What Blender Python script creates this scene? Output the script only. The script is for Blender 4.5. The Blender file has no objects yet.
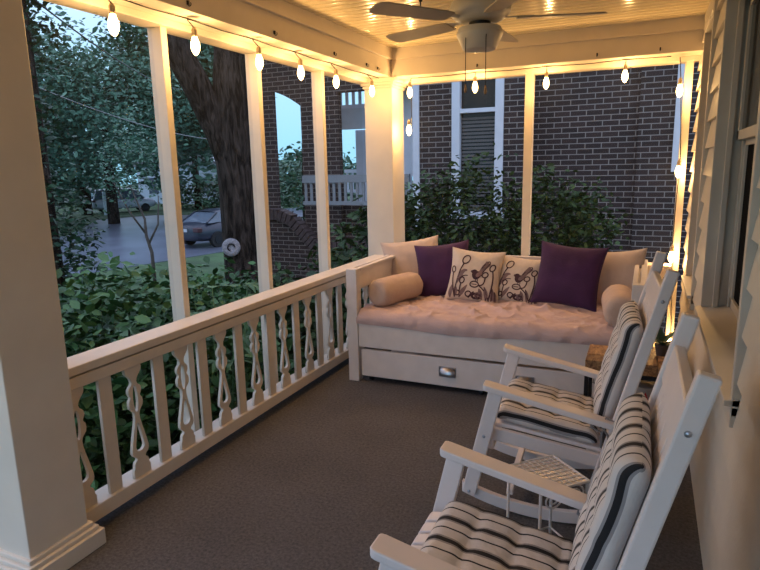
import bpy, bmesh, math, random
import numpy as np
from mathutils import Vector, Matrix, noise
random.seed(7)
rng = np.random.default_rng(7)
S = bpy.context.scene
COL = S.collection
PI = math.pi

# ------------------------------------------------------------------ materials
def new_mat(name):
    m = bpy.data.materials.new(name); m.use_nodes = True
    nt = m.node_tree
    return m, nt, nt.nodes['Principled BSDF']

def mat(name, col, rough=.6, var=.0, scale=8, bump=0, bscale=60, metal=0, spec=.5, detail=4, coat=0, sheen=0):
    m, nt, b = new_mat(name)
    b.inputs['Roughness'].default_value = rough
    b.inputs['Metallic'].default_value = metal
    b.inputs['Specular IOR Level'].default_value = spec
    if coat: b.inputs['Coat Weight'].default_value = coat; b.inputs['Coat Roughness'].default_value = .08
    if sheen: b.inputs['Sheen Weight'].default_value = sheen
    tc = nt.nodes.new('ShaderNodeTexCoord')
    n = nt.nodes.new('ShaderNodeTexNoise'); n.inputs['Scale'].default_value = scale; n.inputs['Detail'].default_value = detail
    nt.links.new(tc.outputs['Object'], n.inputs['Vector'])
    r = nt.nodes.new('ShaderNodeValToRGB')
    a = [max(0, c*(1-var)) for c in col]; z = [min(1, c*(1+var)) for c in col]
    r.color_ramp.elements[0].position = .3; r.color_ramp.elements[0].color = (*a, 1)
    r.color_ramp.elements[1].position = .7; r.color_ramp.elements[1].color = (*z, 1)
    nt.links.new(n.outputs['Fac'], r.inputs['Fac']); nt.links.new(r.outputs['Color'], b.inputs['Base Color'])
    if bump:
        n2 = nt.nodes.new('ShaderNodeTexNoise'); n2.inputs['Scale'].default_value = bscale; n2.inputs['Detail'].default_value = 3
        nt.links.new(tc.outputs['Object'], n2.inputs['Vector'])
        bp = nt.nodes.new('ShaderNodeBump'); bp.inputs['Strength'].default_value = bump; bp.inputs['Distance'].default_value = .01
        nt.links.new(n2.outputs['Fac'], bp.inputs['Height']); nt.links.new(bp.outputs['Normal'], b.inputs['Normal'])
    return m

def leaf_mat(name, dark, light, rough=.45):
    m, nt, b = new_mat(name)
    g = nt.nodes.new('ShaderNodeNewGeometry')
    r = nt.nodes.new('ShaderNodeValToRGB')
    r.color_ramp.elements[0].color = (*dark, 1); r.color_ramp.elements[1].color = (*light, 1)
    nt.links.new(g.outputs['Random Per Island'], r.inputs['Fac'])
    nt.links.new(r.outputs['Color'], b.inputs['Base Color'])
    b.inputs['Roughness'].default_value = rough
    b.inputs['Specular IOR Level'].default_value = .35
    return m

def stripe_mat(name):
    m, nt, b = new_mat(name)
    b.inputs['Roughness'].default_value = .85
    tc = nt.nodes.new('ShaderNodeTexCoord'); sp = nt.nodes.new('ShaderNodeSeparateXYZ')
    uvn = nt.nodes.new('ShaderNodeUVMap'); uvn.uv_map = 'stripe'
    nt.links.new(uvn.outputs['UV'], sp.inputs[0])
    mu = nt.nodes.new('ShaderNodeMath'); mu.operation = 'MULTIPLY'; mu.inputs[1].default_value = 1/.11
    ad = nt.nodes.new('ShaderNodeMath'); ad.operation = 'ADD'; ad.inputs[1].default_value = 10.53
    fr = nt.nodes.new('ShaderNodeMath'); fr.operation = 'FRACT'
    nt.links.new(sp.outputs['X'], mu.inputs[0]); nt.links.new(mu.outputs[0], ad.inputs[0]); nt.links.new(ad.outputs[0], fr.inputs[0])
    r = nt.nodes.new('ShaderNodeValToRGB'); cr = r.color_ramp; cr.interpolation = 'CONSTANT'
    cream = (.60, .55, .52, 1); grey = (.26, .24, .24, 1); black = (.008, .007, .009, 1)
    stops = [(0, cream), (.11, black), (.175, cream), (.52, grey), (.59, black), (.755, grey), (.825, cream)]
    cr.elements[0].position = 0; cr.elements[0].color = cream
    cr.elements[1].position = stops[1][0]; cr.elements[1].color = stops[1][1]
    for p, c in stops[2:]:
        e = cr.elements.new(p); e.color = c
    nt.links.new(fr.outputs[0], r.inputs['Fac']); nt.links.new(r.outputs['Color'], b.inputs['Base Color'])
    n2 = nt.nodes.new('ShaderNodeTexNoise'); n2.inputs['Scale'].default_value = 45
    nt.links.new(tc.outputs['Object'], n2.inputs['Vector'])
    bp = nt.nodes.new('ShaderNodeBump'); bp.inputs['Strength'].default_value = .35; bp.inputs['Distance'].default_value = .01
    nt.links.new(n2.outputs['Fac'], bp.inputs['Height']); nt.links.new(bp.outputs['Normal'], b.inputs['Normal'])
    return m

def brick_mat(name, c1, c2, mortar, bw=.215, rh=.0745, ms=.009):
    m, nt, b = new_mat(name)
    b.inputs['Roughness'].default_value = .85
    tc = nt.nodes.new('ShaderNodeTexCoord'); sp = nt.nodes.new('ShaderNodeSeparateXYZ')
    nt.links.new(tc.outputs['Object'], sp.inputs[0])
    ad = nt.nodes.new('ShaderNodeMath'); ad.operation = 'ADD'
    nt.links.new(sp.outputs['X'], ad.inputs[0]); nt.links.new(sp.outputs['Y'], ad.inputs[1])
    cb = nt.nodes.new('ShaderNodeCombineXYZ')
    nt.links.new(ad.outputs[0], cb.inputs['X']); nt.links.new(sp.outputs['Z'], cb.inputs['Y'])
    br = nt.nodes.new('ShaderNodeTexBrick')
    br.inputs['Scale'].default_value = 1; br.inputs['Brick Width'].default_value = bw; br.inputs['Row Height'].default_value = rh
    br.inputs['Mortar Size'].default_value = ms; br.inputs['Mortar Smooth'].default_value = .15
    br.inputs['Color1'].default_value = (*c1, 1); br.inputs['Color2'].default_value = (*c2, 1); br.inputs['Mortar'].default_value = (*mortar, 1)
    nt.links.new(cb.outputs[0], br.inputs['Vector'])
    n = nt.nodes.new('ShaderNodeTexNoise'); n.inputs['Scale'].default_value = 1.4; n.inputs['Detail'].default_value = 5
    nt.links.new(tc.outputs['Object'], n.inputs['Vector'])
    mr = nt.nodes.new('ShaderNodeMapRange'); mr.inputs['To Min'].default_value = .7; mr.inputs['To Max'].default_value = 1.3
    nt.links.new(n.outputs['Fac'], mr.inputs['Value'])
    mx = nt.nodes.new('ShaderNodeMix'); mx.data_type = 'RGBA'; mx.blend_type = 'MULTIPLY'; mx.inputs['Factor'].default_value = 1
    nt.links.new(br.outputs['Color'], mx.inputs['A']); nt.links.new(mr.outputs[0], mx.inputs['B'])
    nt.links.new(mx.outputs['Result'], b.inputs['Base Color'])
    bp = nt.nodes.new('ShaderNodeBump'); bp.inputs['Strength'].default_value = .5; bp.inputs['Distance'].default_value = .01; bp.invert = True
    nt.links.new(br.outputs['Fac'], bp.inputs['Height']); nt.links.new(bp.outputs['Normal'], b.inputs['Normal'])
    return m

def wood_mat(name, a, z, scale=3.0, rough=.5):
    m, nt, b = new_mat(name)
    b.inputs['Roughness'].default_value = rough
    tc = nt.nodes.new('ShaderNodeTexCoord')
    mp = nt.nodes.new('ShaderNodeMapping'); mp.inputs['Scale'].default_value = (14, 3, 14)
    nt.links.new(tc.outputs['Object'], mp.inputs['Vector'])
    n = nt.nodes.new('ShaderNodeTexNoise'); n.inputs['Scale'].default_value = scale; n.inputs['Detail'].default_value = 8; n.inputs['Distortion'].default_value = 1.2
    nt.links.new(mp.outputs[0], n.inputs['Vector'])
    r = nt.nodes.new('ShaderNodeValToRGB')
    r.color_ramp.elements[0].position = .35; r.color_ramp.elements[0].color = (*a, 1)
    r.color_ramp.elements[1].position = .68; r.color_ramp.elements[1].color = (*z, 1)
    nt.links.new(n.outputs['Fac'], r.inputs['Fac'])
    g = nt.nodes.new('ShaderNodeNewGeometry'); mr = nt.nodes.new('ShaderNodeMapRange'); mr.inputs['To Min'].default_value = .5; mr.inputs['To Max'].default_value = 1.35
    nt.links.new(g.outputs['Random Per Island'], mr.inputs['Value'])
    mx = nt.nodes.new('ShaderNodeMix'); mx.data_type = 'RGBA'; mx.blend_type = 'MULTIPLY'; mx.inputs['Factor'].default_value = 1
    nt.links.new(r.outputs['Color'], mx.inputs['A']); nt.links.new(mr.outputs[0], mx.inputs['B'])
    nt.links.new(mx.outputs['Result'], b.inputs['Base Color'])
    return m

def carpet_mat():
    m, nt, b = new_mat('carpet')
    b.inputs['Roughness'].default_value = .95; b.inputs['Specular IOR Level'].default_value = .1
    tc = nt.nodes.new('ShaderNodeTexCoord')
    n = nt.nodes.new('ShaderNodeTexNoise'); n.inputs['Scale'].default_value = 70; n.inputs['Detail'].default_value = 6; n.inputs['Roughness'].default_value = .75
    n2 = nt.nodes.new('ShaderNodeTexNoise'); n2.inputs['Scale'].default_value = 2.2; n2.inputs['Detail'].default_value = 4
    nt.links.new(tc.outputs['Object'], n.inputs['Vector']); nt.links.new(tc.outputs['Object'], n2.inputs['Vector'])
    r = nt.nodes.new('ShaderNodeValToRGB')
    r.color_ramp.elements[0].position = .3; r.color_ramp.elements[0].color = (.049, .047, .050, 1)
    r.color_ramp.elements[1].position = .72; r.color_ramp.elements[1].color = (.158, .150, .155, 1)
    nt.links.new(n.outputs['Fac'], r.inputs['Fac'])
    mr = nt.nodes.new('ShaderNodeMapRange'); mr.inputs['To Min'].default_value = .75; mr.inputs['To Max'].default_value = 1.25
    nt.links.new(n2.outputs['Fac'], mr.inputs['Value'])
    mx = nt.nodes.new('ShaderNodeMix'); mx.data_type = 'RGBA'; mx.blend_type = 'MULTIPLY'; mx.inputs['Factor'].default_value = 1
    nt.links.new(r.outputs['Color'], mx.inputs['A']); nt.links.new(mr.outputs[0], mx.inputs['B'])
    nt.links.new(mx.outputs['Result'], b.inputs['Base Color'])
    bp = nt.nodes.new('ShaderNodeBump'); bp.inputs['Strength'].default_value = .6; bp.inputs['Distance'].default_value = .01
    nt.links.new(n.outputs['Fac'], bp.inputs['Height']); nt.links.new(bp.outputs['Normal'], b.inputs['Normal'])
    return m

def bark_mat():
    m, nt, b = new_mat('bark')
    b.inputs['Roughness'].default_value = .95; b.inputs['Specular IOR Level'].default_value = .15
    tc = nt.nodes.new('ShaderNodeTexCoord'); mp = nt.nodes.new('ShaderNodeMapping'); mp.inputs['Scale'].default_value = (1, 1, .22)
    nt.links.new(tc.outputs['Object'], mp.inputs['Vector'])
    n = nt.nodes.new('ShaderNodeTexNoise'); n.inputs['Scale'].default_value = 17; n.inputs['Detail'].default_value = 6; n.inputs['Distortion'].default_value = .8
    nt.links.new(mp.outputs[0], n.inputs['Vector'])
    r = nt.nodes.new('ShaderNodeValToRGB')
    r.color_ramp.elements[0].position = .38; r.color_ramp.elements[0].color = (.010, .008, .007, 1)
    r.color_ramp.elements[1].position = .66; r.color_ramp.elements[1].color = (.070, .054, .046, 1)
    nt.links.new(n.outputs['Fac'], r.inputs['Fac']); nt.links.new(r.outputs['Color'], b.inputs['Base Color'])
    bp = nt.nodes.new('ShaderNodeBump'); bp.inputs['Strength'].default_value = 1; bp.inputs['Distance'].default_value = .05
    nt.links.new(n.outputs['Fac'], bp.inputs['Height']); nt.links.new(bp.outputs['Normal'], b.inputs['Normal'])
    return m

def bulb_mat():
    m = bpy.data.materials.new('lit_bulb_glass'); m.use_nodes = True; nt = m.node_tree
    for n in list(nt.nodes): nt.nodes.remove(n)
    o = nt.nodes.new('ShaderNodeOutputMaterial'); t = nt.nodes.new('ShaderNodeBsdfTransparent'); e = nt.nodes.new('ShaderNodeEmission')
    e.inputs['Color'].default_value = (1, .66, .26, 1); e.inputs['Strength'].default_value = 5
    a = nt.nodes.new('ShaderNodeAddShader')
    nt.links.new(t.outputs[0], a.inputs[0]); nt.links.new(e.outputs[0], a.inputs[1]); nt.links.new(a.outputs[0], o.inputs['Surface'])
    return m

def screen_mat():
    m = bpy.data.materials.new('insect_screen_mesh'); m.use_nodes = True; nt = m.node_tree
    b = nt.nodes['Principled BSDF']; o = nt.nodes['Material Output']
    b.inputs['Base Color'].default_value = (.035, .035, .035, 1); b.inputs['Roughness'].default_value = .7
    b.inputs['Specular IOR Level'].default_value = .2
    t = nt.nodes.new('ShaderNodeBsdfTransparent'); mx = nt.nodes.new('ShaderNodeMixShader')
    mx.inputs['Fac'].default_value = .10
    nt.links.new(t.outputs[0], mx.inputs[1]); nt.links.new(b.outputs[0], mx.inputs[2]); nt.links.new(mx.outputs[0], o.inputs['Surface'])
    return m

M = {}
M['trim'] = mat('porch_trim_paint', (.68, .60, .50), .5, .04, 5, .06, 30)
M['rail'] = mat('railing_paint', (.66, .57, .47), .45, .05, 9, .06, 40)
M['white'] = mat('white_chair_paint', (.73, .655, .635), .38, .03, 12)
M['bed'] = mat('daybed_paint', (.68, .615, .585), .45, .05, 10, .05, 30)
M['ceil'] = mat('beadboard_paint', (.72, .61, .40), .17, .04, 4)
M['siding'] = mat('siding_paint', (.60, .54, .45), .55, .06, 4, .08, 50)
M['casing'] = mat('casing_paint', (.52, .47, .40), .5, .05, 6)
M['carpet'] = carpet_mat()
M['fan'] = mat('fan_enamel', (.58, .54, .48), .4, .03)
M['blade'] = mat('fan_blade_paint', (.42, .35, .27), .5, .06, 6)
M['dark'] = mat('dark_metal', (.02, .022, .028), .45, .1, 10, metal=.6)
M['cord'] = mat('dark_cord', (.02, .018, .016), .6)
M['socket'] = mat('lamp_socket', (.40, .30, .18), .5)
M['bulb'] = bulb_mat()
M['screen'] = screen_mat()
M['chrome'] = mat('chrome', (.40, .40, .43), .28, .05, metal=1)
M['sheet'] = mat('tan_sheet', (.53, .385, .365), .9, .05, 5, .3, 90, sheen=.1)
M['tan'] = mat('tan_cotton', (.55, .43, .365), .9, .06, 14, .3, 160, sheen=.1)
M['bolster'] = mat('bolster_cotton', (.52, .385, .315), .9, .06, 14, .3, 160)
M['purple'] = mat('purple_suede', (.046, .009, .058), .85, .18, 6, .3, 120, sheen=.08)
M['cream'] = mat('cream_linen', (.64, .53, .44), .9, .05, 30, .35, 260)
M['print'] = mat('dark_brown_print', (.060, .024, .030), .9, .15, 30)
M['print2'] = mat('taupe_print', (.20, .13, .13), .9, .15, 30)
M['stripe'] = stripe_mat('striped_ticking')
M['wood'] = wood_mat('reclaimed_wood', (.15, .065, .025), (.50, .29, .13))
M['grey'] = mat('grey_enamel', (.30, .29, .30), .5, .05)
M['red'] = mat('red_mark', (.45, .02, .03), .5)
M['wire'] = mat('white_wire', (.60, .57, .56), .4)
M['lattice'] = mat('brushed_tray', (.62, .56, .52), .25, .05, 20, metal=.25)
M['terracotta'] = mat('dark_pot', (.05, .035, .03), .6, .1)
M['glass_dark'] = mat('dark_window_glass', (.006, .006, .008), .08, .1, spec=.3)
M['dark_screen'] = mat('dark_window_screen', (.006, .006, .007), .9, .1, spec=.05)
M['room_dark'] = mat('dark_interior', (.01, .01, .01), .9)
M['brick'] = brick_mat('dark_brick', (.036, .022, .022), (.020, .013, .014), (.24, .22, .21), ms=.0065)
M['brick2'] = brick_mat('porch_brick', (.050, .027, .023), (.030, .018, .016), (.20, .165, .15), ms=.007)
M['cap'] = mat('soldier_brick', (.075, .05, .048), .85, .3, 14, .3, 40)
M['bluewhite'] = mat('white_house_trim', (.62, .66, .74), .5, .04)
M['blind'] = mat('window_blind', (.10, .095, .095), .6, .05)
M['greyrail'] = mat('grey_rail_paint', (.24, .25, .27), .5, .04)
M['bark'] = bark_mat()
M['bark2'] = mat('pale_bark', (.10, .08, .07), .9, .3, 9, .5, 30)
M['lawn'] = mat('lawn', (.040, .085, .030), .95, .35, 1.2, .6, 30, detail=8)
M['soil'] = mat('mulch', (.02, .016, .012), .95, .3, 6)
M['asphalt'] = mat('wet_asphalt', (.13, .15, .20), .28, .3, .5, .2, 20, spec=.5, detail=8)
M['leaf_dark'] = leaf_mat('dark_leaves', (.012, .036, .022), (.040, .105, .055))
M['leaf_mid'] = leaf_mat('mid_leaves', (.026, .075, .045), (.095, .19, .105))
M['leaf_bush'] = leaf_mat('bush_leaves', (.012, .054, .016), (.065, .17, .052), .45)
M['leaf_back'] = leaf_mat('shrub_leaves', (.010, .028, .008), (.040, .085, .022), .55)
M['leaf_bright'] = leaf_mat('fresh_leaves', (.045, .12, .045), (.11, .21, .08), .4)
M['leaf_far'] = leaf_mat('far_leaves', (.040, .115, .078), (.11, .23, .155))  # distance haze is put into this paler leaf colour
M['car_dark'] = mat('dark_car_paint', (.020, .026, .045), .32, .05, spec=.4, coat=.15)
M['car_pale'] = mat('pale_car_paint', (.50, .50, .46), .3, .03, coat=.6)
M['car_white'] = mat('white_car_paint', (.42, .46, .54), .3, .03, coat=.6)
M['car_glass'] = mat('car_glass', (.10, .13, .17), .08, .1)
M['tyre'] = mat('tyre', (.01, .01, .011), .8)
M['lamp_red'] = mat('tail_lamp', (.06, .015, .02), .3)
M['plate'] = mat('number_plate', (.45, .48, .52), .4)
M['disc'] = mat('woven_disc', (.27, .265, .29), .5, .6, 90, .6, 90)
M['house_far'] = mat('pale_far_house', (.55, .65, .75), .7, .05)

# ------------------------------------------------------------------ mesh building
class MB:
    def __init__(s): s.v = []; s.f = []; s.mi = []
    def add(s, vs, fs, mi=0):
        o = len(s.v); s.v += [tuple(v) for v in vs]; s.f += [tuple(i+o for i in f) for f in fs]; s.mi += [mi]*len(fs); return s
    def box(s, x0, x1, y0, y1, z0, z1, mi=0):
        vs = [(x, y, z) for z in (z0, z1) for y in (y0, y1) for x in (x0, x1)]
        return s.add(vs, [(0,2,3,1),(4,5,7,6),(0,1,5,4),(2,6,7,3),(0,4,6,2),(1,3,7,5)], mi)
    def bar(s, a, b, w, h, up=(0,0,1), mi=0):
        # bar from a to b; h measured near 'up', w sideways
        a = Vector(a); b = Vector(b); d = (b-a).normalized(); up = Vector(up)
        if abs(d.dot(up)) > .99: up = Vector((1,0,0))
        r = d.cross(up).normalized(); u = r.cross(d).normalized()
        vs = []
        for p in (a, b):
            for sx, sy in ((-1,-1),(1,-1),(1,1),(-1,1)): vs.append(p + r*sx*w/2 + u*sy*h/2)
        return s.add(vs, [(3,2,1,0),(4,5,6,7),(0,1,5,4),(1,2,6,5),(2,3,7,6),(3,0,4,7)], mi)
    def tube(s, pts, r, n=8, mi=0, cap=True):
        pts = [Vector(p) for p in pts]; k = len(pts)
        rs = r if isinstance(r, (list, tuple)) else [r]*k
        vs = []; fs = []; ref = None
        for i, p in enumerate(pts):
            d = (pts[min(i+1,k-1)] - pts[max(i-1,0)]).normalized()
            if ref is None: ref = Vector((1,0,0)) if abs(d.x) < .8 else Vector((0,1,0))
            a = (ref - d*ref.dot(d)).normalized(); ref = a; b = d.cross(a)
            for j in range(n):
                t = 2*PI*j/n; vs.append(p + (a*math.cos(t) + b*math.sin(t))*rs[i])
        for i in range(k-1):
            for j in range(n):
                j2 = (j+1) % n; fs.append((i*n+j, i*n+j2, (i+1)*n+j2, (i+1)*n+j))
        if cap: fs.append(tuple(range(n))[::-1]); fs.append(tuple((k-1)*n+j for j in range(n)))
        return s.add(vs, fs, mi)
    def lathe(s, prof, c=(0,0,0), n=24, mi=0):
        vs = []; fs = []; k = len(prof)
        for r, z in prof:
            for j in range(n):
                t = 2*PI*j/n; vs.append((c[0]+r*math.cos(t), c[1]+r*math.sin(t), c[2]+z))
        for i in range(k-1):
            for j in range(n):
                j2 = (j+1) % n; fs.append((i*n+j, i*n+j2, (i+1)*n+j2, (i+1)*n+j))
        fs.append(tuple(range(n))[::-1]); fs.append(tuple((k-1)*n+j for j in range(n)))
        return s.add(vs, fs, mi)
    def prism(s, poly, axis, a, b, mi=0):
        # poly: 2-D points; axis 'X': (y,z), 'Y': (x,z), 'Z': (x,y)
        def P(p, t):
            return {'X': (t, p[0], p[1]), 'Y': (p[0], t, p[1]), 'Z': (p[0], p[1], t)}[axis]
        n = len(poly); vs = [P(p, a) for p in poly] + [P(p, b) for p in poly]
        fs = [tuple(range(n)), tuple(range(2*n-1, n-1, -1))] + [(i, (i+1) % n, (i+1) % n + n, i+n) for i in range(n)]
        return s.add(vs, fs, mi)
    def mesh(s, name, mats):
        me = bpy.data.meshes.new(name); me.from_pydata(s.v, [], s.f)
        for m in (mats if isinstance(mats, (list, tuple)) else [mats]): me.materials.append(m)
        if getattr(s, 'uv', None):
            ul = me.uv_layers.new(name='stripe')
            for lp in me.loops: ul.data[lp.index].uv = (s.uv[lp.vertex_index], 0)
        if any(s.mi): me.polygons.foreach_set('material_index', s.mi)
        bm = bmesh.new(); bm.from_mesh(me); bmesh.ops.recalc_face_normals(bm, faces=bm.faces); bm.to_mesh(me); bm.free()
        return me
    def build(s, name, mats, parent=None, smooth=False, bevel=0, loc=None, rot=None, sub=0):
        return link(s.mesh(name, mats), name, parent, smooth, bevel, loc, rot, sub)

def link(me, name, parent=None, smooth=False, bevel=0, loc=None, rot=None, sub=0):
    o = bpy.data.objects.new(name, me); COL.objects.link(o)
    if parent: o.parent = parent
    if loc: o.location = loc
    if rot: o.rotation_euler = rot
    if smooth:
        me.polygons.foreach_set('use_smooth', [True]*len(me.polygons))
        if smooth == 'auto':
            try: me.set_sharp_from_angle(angle=.7)
            except Exception: pass
    if bevel:
        b = o.modifiers.new('bevel', 'BEVEL'); b.width = bevel; b.segments = 2; b.limit_method = 'ANGLE'
    if sub:
        m = o.modifiers.new('subdivision', 'SUBSURF'); m.levels = m.render_levels = sub
    return o

def tag(o, label=None, cat=None, group=None, kind=None):
    if label: o['label'] = label
    if cat: o['category'] = cat
    if group: o['group'] = group
    if kind: o['kind'] = kind
    return o
def root(name, loc, label, cat, rz=0, group=None):
    o = bpy.data.objects.new(name, None); COL.objects.link(o); o.empty_display_size = .1
    o.location = loc; o.rotation_euler = (0, 0, rz)
    return tag(o, label, cat, group)
def struct(o, label=None, cat=None):
    tag(o, label, cat); o['kind'] = 'structure'; return o
def copy_tree(o, parent=None):
    c = o.copy(); COL.objects.link(c)
    if parent: c.parent = parent
    for ch in o.children: copy_tree(ch, c)
    return c

# ------------------------------------------------------------------ camera
cam = bpy.data.cameras.new('camera'); co = bpy.data.objects.new('camera', cam); COL.objects.link(co)
yaw, pitch, roll = -.420390, .193378, .0208652
fw = Vector((math.sin(yaw)*math.cos(pitch), math.cos(yaw)*math.cos(pitch), -math.sin(pitch)))
rt = Vector((math.cos(yaw), -math.sin(yaw), 0)); dn = fw.cross(rt)
r2 = rt*math.cos(roll) + dn*math.sin(roll); d2 = -rt*math.sin(roll) + dn*math.cos(roll)
co.matrix_world = Matrix(((r2.x, -d2.x, -fw.x, 0), (r2.y, -d2.y, -fw.y, 0), (r2.z, -d2.z, -fw.z, 1.6), (0, 0, 0, 1)))
cam.sensor_width = 36; cam.lens = 36*598.14/760; cam.clip_start = .05; cam.clip_end = 400
S.camera = co

# ------------------------------------------------------------------ room shell
ZC = 2.62
struct(MB().box(-2.50, .36, -1.6, 5.5, -.12, 0).build('floor', M['carpet']), 'brown grey carpet covering the porch floor', 'floor')
# beadboard ceiling: boards run across the porch, with real grooves
b = MB(); y = -1.6; pitch_b = .082
prof = []
while y < 5.3:
    prof += [(y+.066*t, ZC-.0022*math.sin(PI*t)) for t in (0, .15, .32, .5, .68, .85, 1)] + [(y+.069, ZC+.006), (y+.073, ZC+.001), (y+.077, ZC+.006), (y+.082, ZC)]
    y += pitch_b
vs = [(x, p[0], p[1]) for x in (-2.5, .36) for p in prof]; n = len(prof)
b.add(vs, [(i, i+1, i+1+n, i+n) for i in range(n-1)])
b.box(-2.5, .36, -1.6, 5.5, ZC+.03, ZC+.12)
struct(b.build('ceiling', M['ceil'], smooth='auto'), 'cream glossy beadboard porch ceiling', 'ceiling')

# left and back beams: fascia, crown board and lower header
b = MB(); b.box(-2.44, -2.14, -1.6, 5.46, 2.385, ZC+.03); b.box(-2.14, -2.112, -1.6, 5.12, 2.527, ZC+.004); b.box(-2.475, -2.345, -1.6, 5.46, 2.348, 2.386)
struct(b.build('trim_1', M['trim'], bevel=.004), 'painted beam along the left side of the porch', 'beam')
b = MB(); b.box(-2.139, .312, 5.12, 5.42, 2.385, ZC+.03); b.box(-2.139, .30, 5.092, 5.12, 2.527, ZC+.004); b.box(-2.34, .312, 5.33, 5.46, 2.348, 2.386)
struct(b.build('trim_2', M['trim'], bevel=.004), 'painted beam across the far end of the porch', 'beam')
# square columns
def column(name, x0, x1, y0, y1, label):
    b = MB(); b.box(x0, x1, y0, y1, 0, 2.386)
    for d, z0, z1 in ((.045, 0, .075), (.03, .075, .095), (.015, .095, .115), (.012, 2.30, 2.325), (.025, 2.325, 2.35), (.04, 2.35, 2.3845)):
        b.box(x0-d, x1+d, y0-d, y1+d, z0, z1)
    return struct(b.build(name, M['trim'], bevel=.004), label, 'column')
column('trim_3', -2.41, -2.14, 1.355, 1.626, 'thick square column nearest the viewer at left')
column('trim_4', -2.41, -2.14, 5.13, 5.41, 'square column in the far corner of the porch')
# narrow screen posts, outside the rail
for k, y0 in enumerate((2.58, 3.43, 4.285)):
    lab = ('first thin screen post right of the thick column', 'middle thin screen post beside the tree trunk', 'third thin screen post nearest the corner column')[k]
    struct(MB().box(-2.47, -2.378, y0, y0+.045, -.1, 2.349).build('trim_%d' % (5+k), M['trim'], bevel=.003), lab, 'post')
struct(MB().box(-1.01, -.94, 5.37, 5.44, .80, 2.349).build('trim_8', M['trim'], bevel=.003), 'thin upright post between the two far screens', 'post')
struct(MB().box(.205, .262, 5.345, 5.44, 0, 2.349).build('trim_9', M['trim'], bevel=.003), 'thin upright jamb where the far screen meets the siding', 'post')
# insect screens in every opening
def screen(k, y0=None, y1=None, x0=None, x1=None, z0=.05):
    if y0 is not None: vs = [(-2.44, y0, z0), (-2.44, y1, z0), (-2.44, y1, 2.349), (-2.44, y0, 2.349)]
    else: vs = [(x0, 5.425, z0), (x1, 5.425, z0), (x1, 5.425, 2.349), (x0, 5.425, 2.349)]
    o = MB().add(vs, [(0,1,2,3)]).build('window_%d' % k, M['screen'])
    return struct(o, 'fine insect screen stretched across porch opening', 'screen')
USE_SCREEN = True
if USE_SCREEN:
    for k, a in enumerate(((1.626, 2.58), (2.625, 3.43), (3.475, 4.285), (4.33, 5.13))): screen(k+3, *a)
    screen(7, x0=-2.14, x1=-1.01); screen(8, x0=-.94, x1=.205)

# right wall: lap siding with two recessed windows
def siding(b, y0, y1, z0, z1):
    e = .152; k = math.floor(z0/e)
    while k*e < z1:
        za, zb = max(k*e, z0), min((k+1)*e, z1)
        xa = .291 + .022*(za-k*e)/e; xb = .291 + .022*(zb-k*e)/e
        b.add([(xa,y0,za),(xa,y1,za),(xb,y1,zb),(xb,y0,zb),(.315,y0,za),(.315,y1,za)], [(0,1,2,3),(0,4,5,1)])
        if y0 > -1.5: b.add([(xa,y0,za),(xb,y0,zb),(.315,y0,zb),(.315,y0,za)], [(0,1,2,3)])
        b.add([(xa,y1,za),(xb,y1,zb),(.315,y1,zb),(.315,y1,za)], [(0,1,2,3)])
        k += 1
W1 = (2.12, 3.45, .86, 2.36); W2 = (4.12, 4.80, .79, 2.46)
b = MB()
ZL = 5*.152
for y0, y1, z0, z1 in ((-1.6, 5.44, 0, 4*.152), (-1.6, W2[0]-.03, 4*.152, ZL), (W2[0]-.03, W2[1]+.012, 4*.152, W2[2]-.05), (W2[1]+.012, 5.44, 4*.152, ZC), (-1.6, W1[0]-.04, ZL, ZC), (W1[0]-.04, W1[1]+.012, W1[3]+.1, ZC),
                       (W1[1]+.012, W2[0]-.03, ZL, ZC), (W2[0]-.03, W2[1]+.012, W2[3]+.06, ZC)):
    siding(b, y0, y1, z0, z1)
for y0, y1, z0, z1 in ((-1.6, W1[0], 0, ZC), (W1[0], W1[1], 0, W1[2]), (W1[0], W1[1], W1[3], ZC), (W1[1], W2[0], 0, ZC), (W2[0], W2[1], 0, W2[2]), (W2[0], W2[1], W2[3], ZC), (W2[1], 5.46, 0, ZC)):
    b.box(.314, .455, y0, y1, z0, z1)  # unseen core behind the siding, added to block light
b.box(.455, .485, -1.6, 5.46, 0, ZC)
struct(b.build('wall_right', M['siding']), 'cream lap siding wall along the right side', 'wall')
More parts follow.
